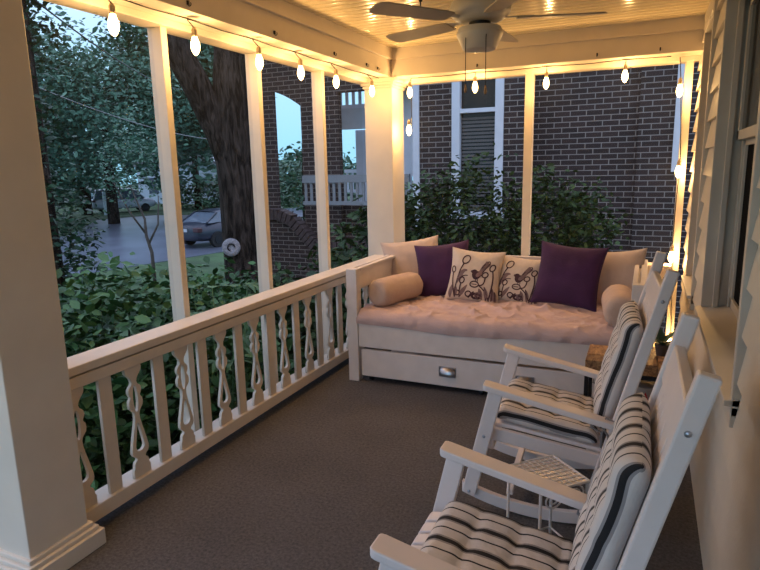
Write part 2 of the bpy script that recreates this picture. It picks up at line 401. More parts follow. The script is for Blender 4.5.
def window(k, W, label, cased):
    y0, y1, z0, z1 = W
    r = struct(bpy.data.objects.new('window_%d' % k, None), label, 'window'); COL.objects.link(r); r.location = (.315, (y0+y1)/2, z0)
    L = lambda m: m
    oy = (y0+y1)/2
    f = MB()
    # jamb liner, near casing edge, head and stepped stops
    for (a, c, xa, xb) in ((y1-.02, y1+.01, -.03, .13), (y0-.01, y0+.02, -.03, .13)): f.box(xa, xb, a-oy, c-oy, 0, z1-z0)
    f.box(-.03, .13, y0-oy, y1-oy, z1-z0-.02, z1-z0)
    for xa, xb, t in ((.02, .045, .045), (.085, .12, .06)):
        f.box(xa, xb, y1-t-oy, y1-.015-oy, 0, z1-z0); f.box(xa, xb, y0+.015-oy, y0+t-oy, 0, z1-z0)
    f.build('window_frame', M['casing'], r, bevel=.003)
    c = MB(); c.box(-.034, -.004, y0-.04-oy, y0-oy, -.06, z1-z0+.1); c.box(-.034, -.004, y0-oy, y1+.01-oy, z1-z0, z1-z0+.1)
    c.build('window_casing', M['casing'], r, bevel=.003)
    s = MB(); s.prism([(-.055, -.028), (-.055, -.008), (.12, .02), (.12, -.028)], 'Y', y0-.04-oy, y1+.03-oy); s.box(-.035, .0, y0-.04-oy, y1+.02-oy, -.098, -.028)
    s.build('window_sill', M['casing'], r, bevel=.003)
    h = (z1-z0)
    for nm, xa, za, zb in (('lower_sash', .095, .02, h*.57), ('upper_sash', .062, h*.57-.02, h-.02)):
        q = MB(); ya, yb = y0+.03-oy, y1-.03-oy
        q.box(xa, xa+.03, ya, ya+.05, za, zb); q.box(xa, xa+.03, yb-.05, yb, za, zb); q.box(xa, xa+.03, ya, yb, za, za+.045); q.box(xa, xa+.03, ya, yb, zb-.045, zb)
        so = q.build(nm, M['casing'], r, bevel=.002)
        MB().box(xa+.012, xa+.018, ya+.04, yb-.04, za+.04, zb-.04).build('pane', M['dark_screen'] if nm == 'lower_sash' else M['glass_dark'], so)
    return r
window(1, W1, 'deep recessed window in the siding wall beside the nearest chair', True)
window(2, W2, 'narrow window further along the siding wall', True)

# ------------------------------------------------------------------ railings
def curve_mesh(name, loops, ext, m):
    cu = bpy.data.curves.new(name, 'CURVE'); cu.dimensions = '2D'; cu.fill_mode = 'BOTH'; cu.extrude = ext
    for lp in loops:
        s = cu.splines.new('POLY'); s.points.add(len(lp)-1)
        for p, q in zip(s.points, lp): p.co = (q[0], q[1], 0, 1)
        s.use_cyclic_u = True
    o = bpy.data.objects.new(name, cu); COL.objects.link(o)
    dg = bpy.context.evaluated_depsgraph_get(); dg.update()
    me = bpy.data.meshes.new_from_object(o.evaluated_get(dg))
    bpy.data.objects.remove(o); bpy.data.curves.remove(cu)
    me.materials.clear(); me.materials.append(m); me.name = name
    return me
HB = .575
half = [(0,.045),(.045,.045),(.065,.042),(.085,.034),(.105,.024),(.13,.016),(.155,.0135),(.175,.017),(.19,.027),(.21,.034),(.235,.036),(.26,.031),(.275,.026),(.29,.028),(.31,.036),(.345,.038),(.375,.035),(.395,.025),
        (.415,.016),(.44,.0125),(.48,.0135),(.54,.020),(.62,.031),(.70,.041),(.745,.046),(.775,.046),(.80,.040),(.815,.029),(.83,.023),(.845,.024),(.855,.034),(.88,.040),(.91,.041),(.925,.047),(1,.047)]
half = [(t, h*1.12) for t, h in half]
outl = [(h, HB*(1-t)) for t, h in half] + [(-h, HB*(1-t)) for t, h in reversed(half)]
hole1 = [(.0150*math.cos(a)*(1 if True else 1), HB*(1-.30)+.070*HB/.575*math.sin(a)) for a in np.linspace(0, 2*PI, 17)[:-1]]
hl = [(.52,.004),(.57,.010),(.64,.018),(.70,.025),(.73,.027),(.755,.022),(.77,.010)]
hole2 = [(h, HB*(1-t)) for t, h in hl] + [(-h, HB*(1-t)) for t, h in reversed(hl)]
sawn_me = curve_mesh('sawn_baluster', [outl, hole1, hole2], .0085, M['rail'])
plain_me = curve_mesh('baluster', [[(.035,0),(.035,HB),(-.035,HB),(-.035,0)]], .0085, M['rail'])

rail = root('porch_railing', (-2.26, 2.95, .05), 'long cream railing with sawn balusters running down the left side', 'railing')
Y0, Y1 = 1.626-2.95, 5.13-2.95
b = MB(); b.box(-.085, .065, Y0, Y1, .703, .743); b.box(-.04, .040, Y0, Y1, .694, .703); b.box(-.05, .058, Y0, Y1, .640, .694)
b.build('top_rail', M['rail'], rail, bevel=.006)
b = MB(); b.box(-.06, .06, Y0, Y1, 0, .072); b.build('bottom_rail', M['rail'], rail, bevel=.005)
def baluster(me, parent, x, y, z, rz):
    o = bpy.data.objects.new(me.name, me); COL.objects.link(o); o.parent = parent
    o.matrix_local = Matrix.Translation((x, y, z)) @ Matrix.Rotation(rz, 4, 'Z') @ Matrix.Rotation(PI/2, 4, 'X')
    return o
for k in range(21):
    y = 1.695 + .1648*k
    if y > 5.09: break
    baluster(sawn_me if k % 2 == 0 else plain_me, rail, .032, y-2.95, .071, PI/2)
rail2 = root('porch_railing', (-.95, 5.26, .05), 'cream railing behind the daybed at the far end', 'railing')
b = MB(); b.box(-1.19, 1.155, -.075, .075, .703, .743); b.box(-1.19, 1.155, -.05, .05, .645, .703); b.build('top_rail', M['rail'], rail2, bevel=.006)
b = MB(); b.box(-1.19, 1.155, -.06, .06, 0, .072); b.build('bottom_rail', M['rail'], rail2, bevel=.005)
for k in range(14): baluster(sawn_me if k % 2 else plain_me, rail2, -1.09+.1648*k, 0, .071, 0)

# ------------------------------------------------------------------ string lights
bulb_me = MB().lathe([(.004, -.125), (.012, -.118), (.021, -.10), (.0245, -.082), (.022, -.06), (.015, -.042), (.0125, -.03)], n=16).mesh('bulb', M['bulb'])
sock_me = MB().lathe([(.0125, -.034), (.0145, -.03), (.0145, 0), (.010, .008), (.005, .016)], n=12).mesh('lamp_socket', M['socket'])
for me in (bulb_me, sock_me): me.polygons.foreach_set('use_smooth', [True]*len(me.polygons))
BULB_W = 4.2
def string_lights(label, pts, bulbs):
    p0 = Vector(pts[0]); r = root('string_lights', p0, label, 'string lights')
    MB().tube([Vector(p)-p0 for p in pts], .0035, 6).build('cord', M['cord'], r, smooth=True)
    for (x, y, z, top) in bulbs:
        loc = Vector((x, y, z+.075))
        so = bpy.data.objects.new('lamp_socket', sock_me); COL.objects.link(so); so.parent = r; so.location = loc-p0
        bo = bpy.data.objects.new('bulb', bulb_me); COL.objects.link(bo); bo.parent = so
        w = MB().tube([(0,0,.012), (top[0]-x, top[1]-y, top[2]-loc.z)], .003, 5).build('drop_wire', M['cord'], so)
        l = bpy.data.lights.new('bulb_light', 'POINT'); l.energy = BULB_W; l.color = (1, .575, .205); l.shadow_soft_size = .015
        lo = bpy.data.objects.new('bulb_light', l); COL.objects.link(lo); lo.location = (x, y, z-.005)
XL = -2.24
left_b = [-.15, .45, 1.0, 1.52, 2.10, 2.63, 3.20, 3.68, 4.19, 4.84]  # first three bulbs are out of view, added to light the near chairs
pts = []
for i, yb in enumerate(left_b):
    pts.append((XL, yb, 2.380))
    if i < len(left_b)-1:
        ym = (yb+left_b[i+1])/2; pts.append((XL, ym, 2.374))
pts.append((XL, 5.08, 2.380))
string_lights('string of glowing bulbs hung along the left beam', pts, [(-2.2, yb, 2.245, (XL, yb, 2.375)) for yb in left_b])
YB = 5.22
pts = [(-1.99, YB, 1.97), (-1.985, YB, 2.1), (-1.99, YB, 2.376), (-1.7, YB, 2.373), (-1.4, YB, 2.380), (-1.1, YB, 2.373), (-.81, YB, 2.380), (-.5, YB, 2.373), (-.216, YB, 2.380), (.1, YB, 2.376)]
string_lights('string of glowing bulbs hung under the far beam and down beside the corner column', pts,
    [(-1.995, YB-.02, 2.255, (-1.99, YB, 2.37)), (-2.006, YB-.02, 1.93, (-1.99, YB, 2.02)), (-1.405, YB, 2.262, (-1.4, YB, 2.375)), (-.812, YB, 2.252, (-.81, YB, 2.375)), (-.217, YB, 2.26, (-.216, YB, 2.375))])
pts = [(.16, 5.25, 2.37), (.178, 5.27, 2.2), (.2, 5.30, 1.9), (.215, 5.3, 1.6), (.205, 5.3, 1.2), (.205, 5.3, .93), (.225, 5.3, .5), (.24, 5.29, .22)]
string_lights('string of glowing bulbs dropping down the jamb beside the siding', pts,
    [(.172, 5.22, 2.127, (.185, 5.27, 2.22)), (.206, 5.25, 1.525, (.212, 5.3, 1.62)), (.20, 5.23, .86, (.207, 5.3, .96)), (.235, 5.2, .16, (.238, 5.29, .25))])
# cup hooks left on the beams
def hook(name, loc, label, axis):
    h = MB(); h.box(-.005, .005, -.005, .005, -.010, .010)
    pts = [(0, 0, -.008)] + [(.009*axis[0]*(1-math.cos(t)), .009*axis[1]*(1-math.cos(t)), -.008-.009*math.sin(t)) for t in np.linspace(0, PI*1.25, 9)]
    h.tube(pts, .0026, 6)
    return tag(h.build(name, M['dark'], loc=loc, smooth='auto'), label, 'hook', 'small dark hooks left on the beams')
for yh, lb in ((1.95, 'small dark hook on left beam above first screen opening'), (2.52, 'small dark hook on left beam near first thin post'), (3.28, 'small dark hook on left beam near middle thin post'), (4.05, 'small dark hook on left beam near third thin post'), (4.60, 'second hook from the corner on the left beam'), (4.82, 'small dark hook on left beam closest to the corner')):
    hook('cup_hook', (-2.133, yh, 2.42), lb, (1, 0))
for xh, lb in ((-1.36, 'small dark hook on far beam behind the fan chains'), (-.42, 'small dark hook on far beam right of the upright post'), (.02, 'small hook on far beam nearest the siding')):
    hook('cup_hook', (xh, 5.113, 2.42), lb, (0, -1))
def ceiling_hook(loc, label):
    h = MB(); h.lathe([(.012, 0), (.012, -.012), (.005, -.016), (.005, -.03)], n=10); h.tube([(0,0,-.028),(0,0,-.045),(.012,0,-.06),(.02,0,-.07),(.012,0,-.084),(0,0,-.086),(-.01,0,-.078)], .004, 6)
    return tag(h.build('ceiling_hook', M['dark'], loc=loc, smooth='auto'), label, 'hook', 'dark screw hooks in the ceiling')
ceiling_hook((-1.36, 3.75, ZC), 'dark screw hook in the ceiling left of the fan')
ceiling_hook((-.45, 3.42, ZC), 'dark screw hook in the ceiling right of the fan')

# ------------------------------------------------------------------ ceiling fan
FX, FY = -.905, 3.45
FD = .028
fan = root('ceiling_fan', (FX, FY, ZC), 'ceiling fan with pale housing and pull chains under the beadboard', 'ceiling fan')
Z = lambda z: z-ZC-FD
MB().lathe([(.075, 0), (.08, -.02), (.07, -.10)], n=32).build('mounting_canopy', M['fan'], fan, smooth='auto')
MB().lathe([(.06, Z(2.405)), (.105, Z(2.407)), (.128, Z(2.417)), (.148, Z(2.43)), (.152, Z(2.438)), (.158, Z(2.442)), (.168, Z(2.455)), (.170, Z(2.48)), (.163, Z(2.495)), (.157, Z(2.51)), (.12, Z(2.55)), (.06, Z(2.57))], n=40).build('motor_housing', M['fan'], fan, smooth='auto')
MB().lathe([(.06, Z(2.38)), (.06, Z(2.43))], n=24).build('neck', M['dark'], fan, smooth='auto')
MB().lathe([(.06, Z(2.260)), (.086, Z(2.260)), (.092, Z(2.265)), (.126, Z(2.335)), (.129, Z(2.345)), (.126, Z(2.352)), (.122, Z(2.354)), (.122, Z(2.366)), (.115, Z(2.376)), (.05, Z(2.384))], n=36).build('switch_housing', M['fan'], fan, smooth='auto')
blade_poly = [(.20, -.05), (.26, -.062), (.62, -.070), (.655, -.062), (.67, -.03), (.67, .03), (.655, .062), (.62, .070), (.26, .062), (.20, .05)]
for k in range(5):
    a = math.radians(16 + 72*k)
    bl = MB().prism(blade_poly, 'Z', -.004, .004).build('blade', M['blade'], fan, loc=(0, 0, Z(2.418)), rot=(math.radians(9), 0, a), bevel=.002)
    MB().prism([(.06, -.018), (.17, -.014), (.22, -.04), (.29, -.03), (.30, 0), (.29, .03), (.22, .04), (.17, .014), (.06, .018)], 'Z', .0045, .0095).build('blade_iron', M['fan'], bl, bevel=.0015)
for x, zb in ((-.050, 2.07), (.062, 2.055)):
    c = MB().tube([(x, -.09, Z(2.37)), (x, -.105, Z(2.30)), (x, -.105, Z(zb))], .0022, 5).build('pull_chain', M['dark'], fan)
    MB().lathe([(.004, Z(zb)-.045), (.008, Z(zb)-.035), (.006, Z(zb)-.01), (.003, Z(zb))], c=(x, -.105, 0), n=10).build('chain_fob', M['wood'], c, smooth=True)

# ------------------------------------------------------------------ daybed
bed = root('daybed', (-1.0, 3.9, 0), 'cream wooden daybed with a trundle drawer across the far end', 'daybed')
BX0, BX1, BY1 = -1.02, 1.03, 1.08    # local
for x0, x1, y0, y1 in ((BX0, BX0+.085, 0, .075), (BX1-.085, BX1, 0, .075), (BX0, BX0+.085, BY1-.075, BY1), (BX1-.085, BX1, BY1-.075, BY1)):
    MB().box(x0, x1, y0, y1, 0, .868).build('leg_post', M['bed'], bed, bevel=.005)
for nm, xa in (('left_arm', BX0), ('right_arm', BX1-.085)):
    a = MB(); a.box(xa+.02, xa+.065, .075, BY1-.075, .70, .845); a.box(xa, xa+.03, .075, BY1-.075, .845, .868); a.box(xa+.045, xa+.085, .075, BY1-.075, .845, .868)
    a.box(xa+.02, xa+.065, .075, BY1-.075, .30, .46)
    a.build('arm_panel', M['bed'], bed, bevel=.004)
a = MB(); a.box(BX0+.085, BX1-.085, BY1-.06, BY1-.02, .70, .862); a.box(BX0+.085, BX1-.085, BY1-.055, BY1-.025, .50, .66); a.box(BX0+.085, BX1-.085, BY1-.055, BY1-.025, .30, .46)
a.build('back_panel', M['bed'], bed, bevel=.004)
MB().box(BX0+.085, BX1-.085, .01, .04, .275, .462).build('front_rail', M['bed'], bed, bevel=.005)
MB().box(BX0+.085, BX1-.085, .04, BY1-.06, .38, .41).build('slat_base', M['bed'], bed)
dr = MB(); dr.box(BX0+.10, BX1-.10, .02, .045, .045, .255); dr.box(BX0+.11, BX1-.11, .045, .95, .06, .08); dr.build('drawer', M['bed'], bed, bevel=.004)
dro = bed.children[-1]
def pull(x):
    h = MB(); n = 12
    h.box(x-.062, x+.062, .012, .02, .118, .192)
    prof = [(.0, .040), (-.014, .036), (-.028, .020), (-.032, -.006)]
    rows = []
    for j in range(n+1):
        t = -1+2*j/n; w = math.sqrt(max(0, 1-t*t))**.6
        rows.append([(x+t*.058, .012+p[0]*w, .152+p[1]*(.35+.65*w)) for p in prof])
    vs = [v for rw in rows for v in rw]; k = len(prof)
    h.add(vs, [(i*k+j, i*k+j+1, (i+1)*k+j+1, (i+1)*k+j) for i in range(n) for j in range(k-1)])
    return h.build('cup_pull', M['chrome'], dro, smooth='auto')
pull(-.238); pull(.31)
for x in (BX0+.16, 0, BX1-.16):
    c = MB(); c.tube([(x-.012, .07, .022), (x+.012, .07, .022)], .021, 14); c.box(x-.016, x+.016, .055, .085, .03, .06); c.build('caster', M['dark'], dro, smooth='auto')
tag(MB().box(-1.93, -.06, 3.945, 4.90, .411, .535).build('mattress', M['cream'], bevel=.03), 'slim mattress on the daybed under the rumpled tan sheet', 'mattress')
# rumpled sheet
nx, ny = 210, 104
prof = [(3.922, .452), (3.916, .47), (3.914, .49), (3.915, .51), (3.922, .53), (3.936, .543), (3.956, .549)]
ys = list(np.linspace(3.98, 4.905, ny-len(prof)))
prof += [(y, .55) for y in ys]
vs = []
folds = [((-1.55,4.35),(-.95,4.02),.018,.030),((-1.2,4.5),(-.75,4.05),.016,.026),((-.95,4.45),(-.35,4.25),.020,.03),((-1.75,4.2),(-1.35,3.98),.014,.03),((-1.5,4.55),(-1.3,4.25),.014,.02),((-.9,4.3),(-.45,4.35),.018,.022),((-1.0,4.25),(-.55,4.0),.015,.022),((-.6,4.2),(-.15,4.05),.012,.03),((-1.25,4.25),(-1.0,3.99),.013,.018)]
def foldz(x, y):
    z = 0
    for (ax, ay), (bx, by), h, w in folds:
        dx, dy = bx-ax, by-ay; L2 = dx*dx+dy*dy; t = max(0, min(1, ((x-ax)*dx+(y-ay)*dy)/L2))
        px, py = ax+t*dx, ay+t*dy; py += .02*math.sin(9*t+ax*7)
        d = math.hypot(x-px, y-py); z += h*math.exp(-(d/(w*.75))**1.6)*math.sin(PI*min(1, t*.8+.15))
    return z
for j, (y, z) in enumerate(prof):
    for i in range(nx+1):
        x = -1.945 + i*(1.90/nx)
        n1 = noise.noise(Vector((x*3.2, y*4.5+z*6, .3))); n2 = noise.noise(Vector((x*11, y*7+z*9, 2.7))); n3 = noise.noise(Vector((x*7, 0, 9.1)))
        front = max(0, min(1, (.552-z)/.06))
        yy = y - front*(.018 + .012*n3 + .010*noise.noise(Vector((x*16, 3, z*9)))); zz = z
        if z > .54: rg = 1-2*abs(noise.noise(Vector((x*4.2+y*2.6, y*6.5-x*2, 7.7)))); rg2 = 1-2*abs(noise.noise(Vector((x*8-y*5, y*9+x*3, 3.3)))); zz += .008*n1 + .005*n2 + 1.7*foldz(x, y) + .018*max(0, rg)**5 + .008*max(0, rg2)**5
        if j < 3: zz += (.008*noise.noise(Vector((x*1.6, 5, 1))) - .022*math.exp(-((x+1.2)/.35)**2)) * (1-j/3) + .004
        if j == 0: yy = min(yy, 3.903)
        vs.append((x, yy, zz))
w = nx+1
b = MB().add(vs, [(j*w+i, j*w+i+1, (j+1)*w+i+1, (j+1)*w+i) for j in range(len(prof)-1) for i in range(nx)])
tag(b.build('bed_sheet', M['sheet'], smooth=True), 'rumpled tan sheet spread over the daybed mattress', 'sheet')

def pillow_surf(u, v, w, h, t, seed, fr):
    f = (max(0, 1-abs(u)**3.0)*max(0, 1-abs(v)**3.0))**.55
    x = u*w/2*(1-.10*(1-v*v)); z = v*h/2*(1-.10*(1-u*u))
    wr = .010*noise.noise(Vector((u*2.2+seed, v*2.2, seed*3.1+fr)))*f + .004*noise.noise(Vector((u*6+seed, v*6, seed+fr)))*f
    return x, fr*(t/2*f+wr), z
def pillow(name, w, h, t, m, loc, lean, yaw, roll, label, seed, pattern=None):
    n = 26; b = MB(); us = np.sin(np.linspace(-PI/2, PI/2, n+1))
    for fr in (-1, 1):
        vs = [pillow_surf(u, v, w, h, t, seed, fr) for v in us for u in us]
        k = n+1
        b.add(vs, [(j*k+i, j*k+i+1, (j+1)*k+i+1, (j+1)*k+i) for j in range(n) for i in range(n)])
    # piped seam
    ring = [pillow_surf(u, -1, w, h, t, seed, 1) for u in us] + [pillow_surf(1, v, w, h, t, seed, 1) for v in us[1:]] + [pillow_surf(u, 1, w, h, t, seed, 1) for u in us[::-1][1:]] + [pillow_surf(-1, v, w, h, t, seed, 1) for v in us[::-1][1:]]
    b.tube(ring, .003, 5, cap=False)
    mats = [m]
    if pattern:
        mats = [m, M['print'], M['print2']]
        def P(u, v, off=.0022):
            x, y, z = pillow_surf(max(-.97, min(.97, u)), max(-.97, min(.97, v)), w, h, t, seed, -1); return (x, y-off, z)
        def stroke(pts, wd, mi=1, closed=False):
            pts = [Vector((p[0], p[1])) for p in pts]
            if closed: pts.append(pts[0])
            dense = []
            for a, c in zip(pts, pts[1:]):
                kk = max(1, int((c-a).length/.03))
                for q in range(kk): dense.append(a.lerp(c, q/kk))
            dense.append(pts[-1]); L = len(dense); vv = []
            for i, p in enumerate(dense):
                d = dense[min(i+1, L-1)]-dense[max(i-1, 0)]
                if d.length < 1e-6: d = Vector((1, 0))
                d.normalize(); nn = Vector((-d.y, d.x)); ww = 1.45*(wd(i/(L-1)) if callable(wd) else wd)
                for s_ in (-1, 0, 1): q = p+nn*s_*ww; vv.append(P(q.x, q.y))
            b.add(vv, [(i*3+j, i*3+j+1, (i+1)*3+j+1, (i+1)*3+j) for i in range(L-1) for j in (0, 1)], mi)
        def blob(cx, cy, rx, ry, ang, mi, tip=0):
            rings = 5; n_ = 20; vv = [P(cx, cy)]; ff = []
            for r_ in range(1, rings+1):
                for q in range(n_):
                    a = 2*PI*q/n_; ex, ey = rx*math.cos(a)*r_/rings, ry*math.sin(a)*r_/rings*(1-tip*math.cos(a))
                    vv.append(P(cx+ex*math.cos(ang)-ey*math.sin(ang), cy+ex*math.sin(ang)+ey*math.cos(ang), .0022+.0004*mi))
            for q in range(n_): ff.append((0, 1+q, 1+(q+1) % n_))
            for r_ in range(rings-1):
                for q in range(n_): ff.append((1+r_*n_+q, 1+(r_+1)*n_+q, 1+(r_+1)*n_+(q+1) % n_, 1+r_*n_+(q+1) % n_))
            b.add(vv, ff, mi)
        def loop(cx, cy, rx, ry, ang, wd=.018, mi=1):
            pts = [(cx+rx*math.cos(a)*math.cos(ang)-ry*math.sin(a)*math.sin(ang), cy+rx*math.cos(a)*math.sin(ang)+ry*math.sin(a)*math.cos(ang)) for a in np.linspace(0, 2*PI, 19)[:-1]]
            stroke(pts, wd, mi, True)
        def arc(p0, p1, p2, wd=.018, mi=1):
            p0, p1, p2 = Vector(p0), Vector(p1), Vector(p2)
            stroke([(1-t)**2*p0+2*t*(1-t)*p1+t*t*p2 for t in np.linspace(0, 1, 12)], wd, mi)
        leafw = lambda t: .012+.045*math.sin(PI*min(1, t*1.02))
        # stems and loop buds
        arc((-.62,-.92),(-.72,-.1),(-.42,.42)); loop(-.36,.58,.13,.19,-.5)
        arc((-.62,-.4),(-.5,.2),(-.25,.12), lambda t: .02+.05*math.sin(PI*t), 2); arc((-.60,-.3),(-.45,-.05),(-.20,-.08), .014)
        arc((-.62,-.9),(-.9,-.2),(-.84,.05)); loop(-.85,.14,.08,.12,.2)
        loop(-.42,-.28,.09,.12,-.2); arc((-.45,-.4),(-.48,-.7),(-.42,-.92))
        arc((-.78,-.95),(-.85,-.7),(-.8,-.45), leafw, 2); arc((-.45,-.95),(-.35,-.7),(-.18,-.45), leafw, 2); arc((-.62,-.95),(-.6,-.7),(-.66,-.5), leafw, 2)
        loop(-.52,-.78,.07,.09,0); loop(-.1,-.8,.11,.10,.2); arc((-.1,-.95),(0,-.75),(.12,-.7),.016)
        # bird: body, wing, tail, beak
        blob(.16,-.02,.20,.17,.35,1,.25); blob(.04,.10,.12,.10,.2,1); blob(.24,.02,.15,.085,.7,2)
        stroke([(.28,.10),(.40,.32),(.54,.52)], lambda t: .05+.035*t, 2); stroke([(.26,.16),(.36,.36),(.48,.55)], .014, 1); stroke([(.34,.06),(.46,.27),(.60,.50)], .014, 1); stroke([(.48,.55),(.56,.57),(.60,.50)], .014, 1)
        stroke([(-.05,.12),(-.12,.10)], lambda t: .03*(1-t)+.004, 1)
        stroke([(.14,-.18),(.13,-.28)], .01, 1); stroke([(.22,-.18),(.22,-.28)], .01, 1)
        # cup-shaped flower below
        loop(.10,-.40,.17,.12,0); stroke([(-.02,-.40),(.2,-.40)], .012, 1)
        arc((.26,-.42),(.5,-.45),(.5,-.1)); loop(.48,.02,.12,.10,.6)
        arc((.26,-.42),(.6,-.6),(.66,-.95)); arc((.66,-.9),(.9,-.2),(.74,.22)); loop(.72,.32,.10,.13,-.3)
        for a0, a1, a2 in (((.40,-.95),(.38,-.7),(.30,-.55)),((.55,-.95),(.62,-.7),(.50,-.45)),((.75,-.95),(.85,-.7),(.78,-.4)),((.25,-.95),(.15,-.8),(.30,-.7)),((.88,-.95),(.92,-.75),(.9,-.55))):
            arc(a0, a1, a2, leafw, 2); arc(a0, a1, a2, .012, 1)
        loop(.2,-.85,.15,.09,.1,.03)
    o = b.build(name, mats, smooth=True, loc=loc)
    o.rotation_euler = (Matrix.Rotation(yaw, 3, 'Z') @ Matrix.Rotation(-lean, 3, 'X') @ Matrix.Rotation(roll, 3, 'Y')).to_euler()
    return tag(o, label, 'pillow')
pillow('throw_pillow', .50, .46, .15, M['tan'], (-1.81, 4.74, .775), .30, .36, -.12, 'tan pillow behind the left purple pillow', 1.3)
pillow('throw_pillow', .46, .46, .14, M['purple'], (-1.51, 4.66, .762), .32, .12, -.13, 'purple pillow left of the bird pillows', 2.1)
pillow('throw_pillow', .43, .43, .13, M['cream'], (-1.215, 4.56, .745), .38, .05, .07, 'larger cream pillow printed with a bird, next to the left purple pillow', 3.7, True)
pillow('throw_pillow', .40, .38, .12, M['cream'], (-.89, 4.62, .722), .42, -.06, .09, 'smaller cream bird pillow tucked behind the right purple pillow', 4.2, True)
pillow('throw_pillow', .49, .48, .14, M['purple'], (-.505, 4.56, .785), .34, -.12, .07, 'purple pillow right of the bird pillows', 5.9)
pillow('throw_pillow', .46, .44, .15, M['tan'], (-.20, 4.73, .752), .30, -.22, -.10, 'tan pillow beside the right purple pillow', 6.4)
def bolster(loc, yaw, L, r, label, seed):
    n = 28; b = MB(); prof = []
    for t in np.linspace(0, 1, 7): prof.append((-L/2+.05*(1-math.sin(t*PI/2))*0-.012*(1-t), r*t*.99 if t < 1 else r))
    prof = [(-L/2-.004, .001), (-L/2-.010, .012), (-L/2-.004, .03), (-L/2-.012, r*.55), (-L/2-.006, r*.8), (-L/2+.012, r*.94), (-L/2+.04, r*1.0)] + [(x, r*1.01) for x in np.linspace(-L/2+.08, L/2-.08, 8)]
    prof += [(-x, q) for x, q in prof[:7]][::-1]
    vs = []
    for x, q in prof:
        for j in range(n):
            a = 2*PI*j/n; qq = q*(1+.035*noise.noise(Vector((x*6+seed, math.cos(a)*1.5, math.sin(a)*1.5))))
            if abs(x) > L/2-.03: qq *= 1+.05*math.sin(a*7)*min(1, q/r)*.6
            vs.append((x, qq*math.cos(a), qq*math.sin(a)))
    k = len(prof)
    b.add(vs, [(i*n+j, i*n+(j+1) % n, (i+1)*n+(j+1) % n, (i+1)*n+j) for i in range(k-1) for j in range(n)])
    o = b.build('bolster', M['bolster'], smooth=True, loc=loc, rot=(0, 0, yaw)); 
    q = MB()
    return tag(o, label, 'bolster')
bolster((-1.775, 4.28, .66), math.radians(72), .46, .108, 'round tan bolster against the left arm of the daybed', 1)
bolster((-.125, 4.20, .662), math.radians(96), .46, .112, 'round tan bolster against the right arm of the daybed', 5)

# ------------------------------------------------------------------ rocking chairs
UT, HT, UB, HPO = -.42, 1.178, -.208, .262
bd = Vector((UT-UB, 0, HT-.35)).normalized()      # direction up the back
bn = Vector((bd.z, 0, -bd.x))                      # forward normal of the back
def back_pt(s, off, v): # s: height along back from w=.35
    p = Vector((UB, 0, .35)) + bd*s + bn*off; return Vector((p.x, v, p.z))
SB = (HT-.35)/bd.z
def make_chair(label, loc, yaw):
    r = root('rocking_chair', loc, label, 'rocking chair', yaw)
    for sg in (-1, 1):
        v = sg*HPO
        # back post, one straight board from runner to top
        MB().bar(back_pt(-.285, 0, v), back_pt(SB, 0, v), .036, .047, up=bn).build('back_post', M['white'], r, bevel=.006)
        # arm
        a0 = Vector((.318, sg*.295, .632)); a1 = Vector((-.27, sg*.295, .503))
        arm = MB(); d = (a1-a0)
        top = [(.0,-.028),(.008,-.037),(.03,-.04),(.75,-.036),(1,-.026),(1,.026),(.75,.036),(.03,.04),(.008,.037),(0,.028)]
        vs = []
        for zoff in (-.014, .014):
            for t, q in top: p = a0+d*t; vs.append((p.x, p.y+q, p.z+zoff))
        n = len(top)
        arm.add(vs, [tuple(range(n)), tuple(range(2*n-1, n-1, -1))]+[(i, (i+1) % n, (i+1) % n+n, i+n) for i in range(n)])
        arm.build('arm', M['white'], r, bevel=.005)
        # front leg
        leg = MB().bar((.262, sg*.285, .615), (.385, sg*.285, .085), .030, .066, up=(1,0,0)).build('front_leg', M['white'], r, bevel=.006)
        for zz in (.10, .385):
            uu = .262+.123*(.615-zz)/.53
            MB().lathe([(.001,.006),(.006,.004),(.008,0)], n=10).build('bolt', M['chrome'], leg, loc=(uu, sg*.3005, zz), rot=(-sg*PI/2, 0, 0))
        MB().lathe([(.001,.006),(.006,.004),(.008,0)], n=10).build('bolt', M['chrome'], r.children[-3], loc=back_pt(SB-.13, 0, sg*(HPO+.0185)), rot=(-sg*PI/2, 0, 0))
        # seat side rail
        MB().bar((.30, sg*.243, .385), (-.20, sg*.243, .315), .026, .062).build('seat_rail', M['white'], r, bevel=.004)
        # runner
        pr = []
        for t in np.linspace(-1, 1, 25):
            u = .03+t*.39; pr.append((u, .004+.075*t*t))
        poly = pr + [(u, z+.055) for u, z in reversed(pr)]
        MB().prism(poly, 'Y', sg*.262-.014, sg*.262+.014).build('runner', M['white'], r, bevel=.003)
    # seat slats run front to back
    for k in range(7):
        v = -.204+.068*k
        pts = [(.345, .405), (.335, .42), (.30, .428), (.20, .425), (0, .395), (-.19, .368)]
        poly = pts + [(u, z-.018) for u, z in reversed(pts)]
        MB().prism(poly, 'Y', v-.0265, v+.0265).build('seat_slat', M['white'], r, bevel=.004)
    # back: top rail, bottom rail and slats
    MB().bar(back_pt(SB-.145, 0, -.245), back_pt(SB-.145, 0, .245), .032, .11, up=bd).build('top_rail', M['white'], r, bevel=.006)
    MB().bar(back_pt(.06, -.008, -.245), back_pt(.06, -.008, .245), .026, .07, up=bd).build('back_rail', M['white'], r, bevel=.004)
    for k in range(5):
        v = -.190+.095*k
        MB().bar(back_pt(.09, .002, v), back_pt(SB-.198, .002, v), .084, .016, up=bn).build('back_slat', M['white'], r, bevel=.004)
    MB().bar((.29, -.245, .335), (.29, .245, .335), .024, .07).build('front_apron', M['white'], r, bevel=.004)
    MB().bar((.20, -.248, .10), (.20, .248, .10), .03, .03).build('stretcher', M['white'], r, bevel=.004)
    MB().bar((-.19, -.248, .12), (-.19, .248, .12), .03, .03).build('stretcher', M['white'], r, bevel=.004)
    return r
